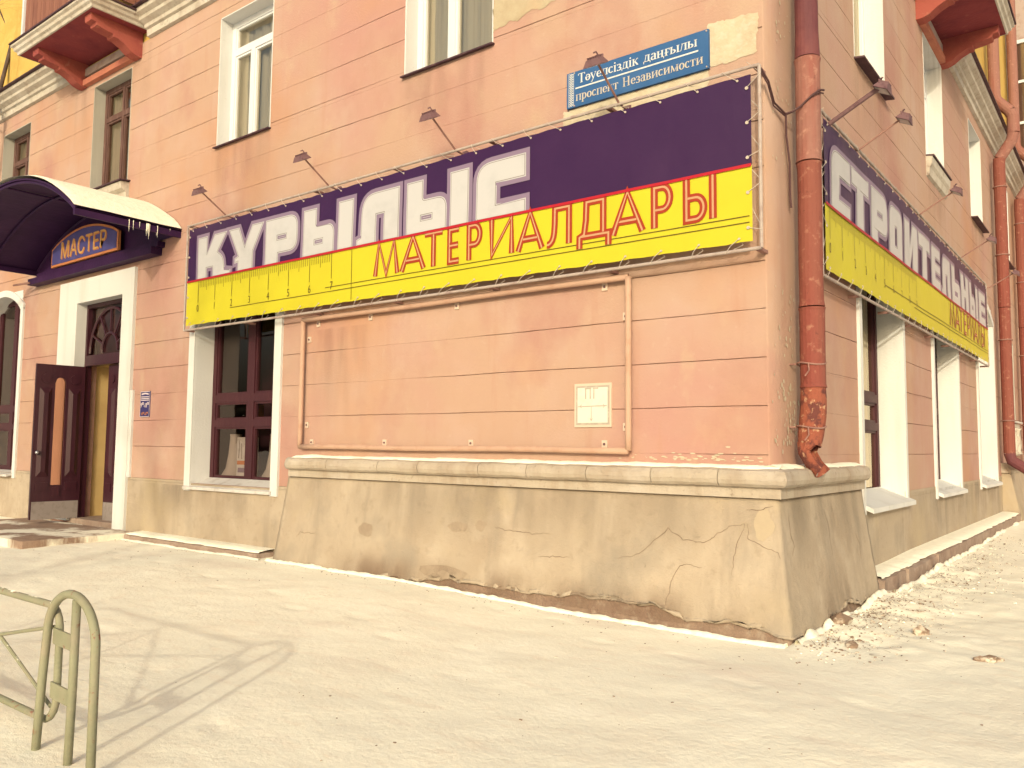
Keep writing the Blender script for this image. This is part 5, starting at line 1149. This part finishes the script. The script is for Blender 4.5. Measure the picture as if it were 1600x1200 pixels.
# ================================================================== STREET FENCE
fe = empty('pavement_railing', 'low green tubular railing with rounded end arch in the snow', 'railing')
FY = -4.13; fr_ = 0.0185
def arcpts(cx0, cz0, rx, rz, a0_, a1_, n=12): return [(cx0+rx*math.cos(R(a0_+(a1_-a0_)*i/n)), FY, cz0+rz*math.sin(R(a0_+(a1_-a0_)*i/n))) for i in range(n+1)]
pts = [(-1.735, FY-.02, -0.12), (-1.72, FY-.01, 0.3), (-1.715, FY, 0.50)] + arcpts(-1.495, 0.50, 0.22, 0.185, 180, 0, 18)[1:] + [(-1.272, FY, 0.3), (-1.268, FY, -0.12)]
MB().tube(pts, fr_, 12).build('end_arch', MAT['fence'], fe, smooth=True)
MB().tube([(-1.468, FY+.0, -0.06), (-1.465, FY+.004, 0.3), (-1.46, FY+.002, 0.665)], 0.018, 12).build('post', MAT['fence'], fe, smooth=True)
xr, xl, zb_, zt_ = -1.665, -3.75, 0.105, 0.605
fp = [(xl+.15, FY+.03, zt_), (-2.6, FY+.03, zt_), (xr-.10, FY+.03, zt_)] + [(xr-.10+.10*math.sin(R(a)), FY+.03, zt_-.10+.10*math.cos(R(a))) for a in (20, 40, 60, 80)] + [(xr, FY+.03, zt_-.14), (xr, FY+.03, zb_+.14)] + [(xr-.12+.12*math.cos(R(a)), FY+.03, zb_+.12-.12*math.sin(R(a))) for a in (15, 35, 55, 75, 90)] + [(-2.6, FY+.03, zb_), (xl+.15, FY+.03, zb_)] + [(xl+.15-.15*math.sin(R(a)), FY+.03, zb_+.15-.15*math.cos(R(a))) for a in (30, 60, 90)] + [(xl, FY+.03, zt_-.15)] + [(xl+.15-.15*math.cos(R(a)), FY+.03, zt_-.15+.15*math.sin(R(a))) for a in (30, 60, 90)]
MB().tube(fp, 0.0165, 10, caps=False).build('panel_frame', MAT['fence'], fe, smooth=True)
for p, q in (((xr, FY+.03, 0.525), (-2.70, FY+.03, 0.315)), ((xr-.05, FY+.03, 0.17), (-2.70, FY+.03, 0.55)), ((xl, FY+.03, 0.525), (-2.70, FY+.03, 0.315)), ((xl+.05, FY+.03, 0.17), (-2.70, FY+.03, 0.55))):
    MB().tube([p, q], 0.0085, 8).build('diagonal_bar', MAT['fence'], fe)
MB().tube([(-2.70, FY+.03, zb_), (-2.70, FY+.03, zt_)], 0.012, 8).build('middle_bar', MAT['fence'], fe)
for z in (0.255, 0.485):
    MB().hexa([(-1.672, FY+.004, z-.032), (-1.463, FY+.004, z-.040), (-1.463, FY+.012, z-.040), (-1.672, FY+.012, z-.032), (-1.672, FY+.004, z+.036), (-1.463, FY+.004, z+.026), (-1.463, FY+.012, z+.026), (-1.672, FY+.012, z+.036)]).build('plate', MAT['fence'], fe)
MB().tube([(xl-.1, FY, -.1), (xl-.1, FY, .66)], .018, 10).build('post', MAT['fence'], fe, smooth=True)
def snow_on(p, q, r, seed, n=70):
    p, q = Vector(p), Vector(q); b = MB(); vs_ = []
    for i in range(n+1):
        c = p.lerp(q, i/n); k = 0.25+0.6*noise.noise((c.x*9, seed, 0))+0.4*noise.noise((c.x*40, seed, 0)); k = max(-0.5, k)
        for a, rr_ in ((-60, r*0.9), (-30, r*(0.98+.22*k)), (0, r*(1.0+.42*k)), (30, r*(0.98+.22*k)), (60, r*0.9)): vs_.append((c.x, c.y+rr_*math.sin(R(a)), c.z+rr_*math.cos(R(a))))
    return b.add(vs_, [(i*5+k, i*5+k+1, (i+1)*5+k+1, (i+1)*5+k) for i in range(n) for k in range(4)])
snow_on((-3.5, FY+.03, zt_), (xr-.03, FY+.03, zt_-.004), 0.0172, 1, 140).build('rail_snow', MAT['snow_clean'], fe)
snow_on((-2.70, FY+.03, 0.55), (xr-.06, FY+.03, 0.172), 0.0088, 3, 90).build('rail_snow', MAT['snow_clean'], fe)

# ================================================================== TREES
def make_tree(root, base, height, r0, spread, seed, levels=4, droop=0.0, lean=(0, 0), zmin=0.0):
    rnd = random.Random(seed); trunk = MB(); twigs = MB()
    def grow(p, d, L_, r, lv):
        n = 5 if lv < 2 else 4; pts = [tuple(p)]; rr = [r]; q = Vector(p); dd = Vector(d)
        for i in range(n):
            dd = (dd + Vector((rnd.gauss(0, .11), rnd.gauss(0, .11), rnd.gauss(0.02, .07) - droop*lv*0.06))).normalized(); q = q+dd*L_/n; pts.append(tuple(q)); rr.append(r*(1-0.55*(i+1)/n))
            if lv < levels and (i >= (2 if lv == 0 else 0)) and q.z > zmin:
                for c in range(2 if lv > 0 else 2):
                    an = rnd.uniform(0, 2*math.pi); o = dd.orthogonal().normalized(); o.rotate(Matrix.Rotation(an, 3, dd))
                    nd = (dd*rnd.uniform(.55, .95)+o*rnd.uniform(.5, .95)*spread).normalized()
                    grow(q, nd, L_*rnd.uniform(.45, .68), rr[-1]*rnd.uniform(.45, .65), lv+1)
        (trunk if lv < 2 else twigs).tube(pts, rr, 7 if lv == 0 else 5 if lv < 3 else 3, caps=False)
    grow(Vector(base), Vector((lean[0], lean[1], 1)).normalized(), height, r0, 0)
    trunk.build('trunk', MAT['bark'], root, smooth=True); twigs.build('crown', MAT['bark'], root)
t1_ = empty('bare_tree', 'bare winter tree whose soft shadow crosses the snow and wall', 'tree'); make_tree(t1_, (-0.45, -12.2, -0.1), 6.4, 0.14, 0.9, 5, 4, 0.0, (0.03, 0.02))
t2_ = empty('bare_tree', 'thin bare hanging twigs in front of the yellow upper wall at left', 'tree'); make_tree(t2_, (-14.1, -1.2, -0.1), 9.0, 0.07, 0.85, 9, 4, 0.35, (-0.02, 0.0), 6.4)

# ================================================================== SNOW EDGES AND DEBRIS
sr_ = MB()
def ridge(path_f, n, seed, hscale=1.0):
    vs_ = []
    for i in range(n+1):
        (x, y), (nx_, ny_) = path_f(i/n); k = 0.5+0.5*noise.noise((x*5, y*5, seed))+0.35*noise.noise((x*17, y*17, seed)); k = max(0.05, k)
        z = ground_z(x, y); h = (0.012+0.026*k)*hscale; wd = 0.015+0.03*k
        for a, b in ((-wd*.7, -0.03), (-wd*.3, h*.8), (wd*.2, h), (wd*.7, h*.5), (wd*1.3, -0.01)): vs_.append((x+nx_*a, y+ny_*a, z+b))
    sr_.add(vs_, [(i*5+k, i*5+k+1, (i+1)*5+k+1, (i+1)*5+k) for i in range(n) for k in range(4)])
ridge(lambda t_: ((-5.5+5.7*t_, -0.245), (0, -1)), 260, 1); ridge(lambda t_: ((0.25, -0.2+2.3*t_), (1, 0)), 110, 2, 1.2)
ridge(lambda t_: ((0.30, 2.3+9*t_), (1, 0)), 200, 3, 1.3); ridge(lambda t_: ((-8.6+3*t_, -0.27), (0, -1)), 100, 4, 0.6)
tag(sr_.build('snow_edge', MAT['snow_clean'], smooth=True), 'thin line of drifted snow along the foot of the walls', 'snow', kind='stuff')
db = MB()
def clod(m, x, y, r, seed, flat=0.6):
    z = ground_z(x, y); ico = [(0,0,1),(.9,0,.45),(.28,.85,.45),(-.72,.53,.45),(-.72,-.53,.45),(.28,-.85,.45),(.72,.53,-.45),(-.28,.85,-.45),(-.9,0,-.45),(-.28,-.85,-.45),(.72,-.53,-.45),(0,0,-1)]
    F = [(0,1,2),(0,2,3),(0,3,4),(0,4,5),(0,5,1),(1,6,2),(2,7,3),(3,8,4),(4,9,5),(5,10,1),(6,7,2),(7,8,3),(8,9,4),(9,10,5),(10,6,1),(11,7,6),(11,8,7),(11,9,8),(11,10,9),(11,6,10)]
    rn = random.Random(seed); an = rn.uniform(0, 6.28); sx, sy = rn.uniform(.7, 1.5), rn.uniform(.6, 1.0)
    P = []
    for p in ico:
        k = rn.uniform(.7, 1.25); a, b, c_ = p[0]*k*sx*r, p[1]*k*sy*r, p[2]*k*flat*r
        P.append((x+a*math.cos(an)-b*math.sin(an), y+a*math.sin(an)+b*math.cos(an), z+c_+r*flat*0.3))
    m.add(P, F)
for i in range(1100):
    y = random.uniform(-0.6, 9); x = 0.33+abs(random.gauss(0, 0.22+0.05*y)); k = 1
    if random.random() < 0.35: y = random.uniform(-0.3, 2.2); x = 0.28+abs(random.gauss(0, .28))
    clod(db, x, y, random.uniform(.003, .010)*(1.8 if random.random() < .06 else 1), i, 0.6)
for i in range(260):
    x = random.uniform(-9, 0.2); y = -0.26-abs(random.gauss(0, 0.12 if random.random() < .5 else 1.4)); clod(db, x, y, random.uniform(.003, .010), i+2000, 0.4)
for i in range(160): clod(db, random.uniform(-2.5, 3.5), random.uniform(-4, 3.5), random.uniform(.003, .009), i+5000, 0.4)
sl_ = MB()
for i in range(200):
    y = random.uniform(-0.5, 7); x = 0.31+abs(random.gauss(0, 0.16+0.05*y)); clod(sl_, x, y, random.uniform(.004, .015), i+9000, 0.55)
tag(sl_.build('snow_lumps', MAT['snow_clean'], smooth=True), 'small broken snow lumps scattered along the side wall', 'snow', kind='stuff')
tag(db.build('dirt_crumbs', MAT['dirt']), 'scattered frozen dirt crumbs on the snow along the walls', 'debris', kind='stuff')
gr = MB()
for i in range(700):      # dry stalks and leaf litter by the side wall
    y = random.uniform(-0.2, 6); x = 0.32+abs(random.gauss(0, .25)); z = ground_z(x, y); a = random.uniform(0, 6.28); L_ = random.uniform(.02, .09); el = random.uniform(0, .5)
    d = Vector((math.cos(a)*math.cos(el), math.sin(a)*math.cos(el), math.sin(el)))*L_; w = Vector((-math.sin(a), math.cos(a), 0))*random.uniform(.0015, .006)
    p = Vector((x, y, z+.004)); gr.add([tuple(p-w), tuple(p+w), tuple(p+d)], [(0, 1, 2)])
tag(gr.build('dry_litter', MAT['dirt'], recalc=False), 'dry stalks and leaf litter in the snow beside the side wall', 'litter', kind='stuff')
for i, (x, y, r, fl_, lb) in enumerate(((0.54, 0.02, .075, .35, 'flat brown clod on the snow nearest the pedestal corner'), (0.82, 0.76, .07, .7, 'brown lump standing in the snow right of the pedestal'), (1.31, 0.27, .06, .6, 'grey snow-dusted lump farthest right on the snow'), (0.30, 0.62, .10, .6, 'frozen chunk at the foot of the pedestal side'))):
    m = MB(); clod(m, x, y, r, i+77, fl_); 
    if i == 2:
        for k in range(6): clod(m, x+random.gauss(0, .06), y+random.gauss(0, .06), random.uniform(.02, .04), k+300, .6)
    o = m.build('frozen_clod', MAT['dirt']); tag(o, lb, 'clod', 'frozen clods on the snow')
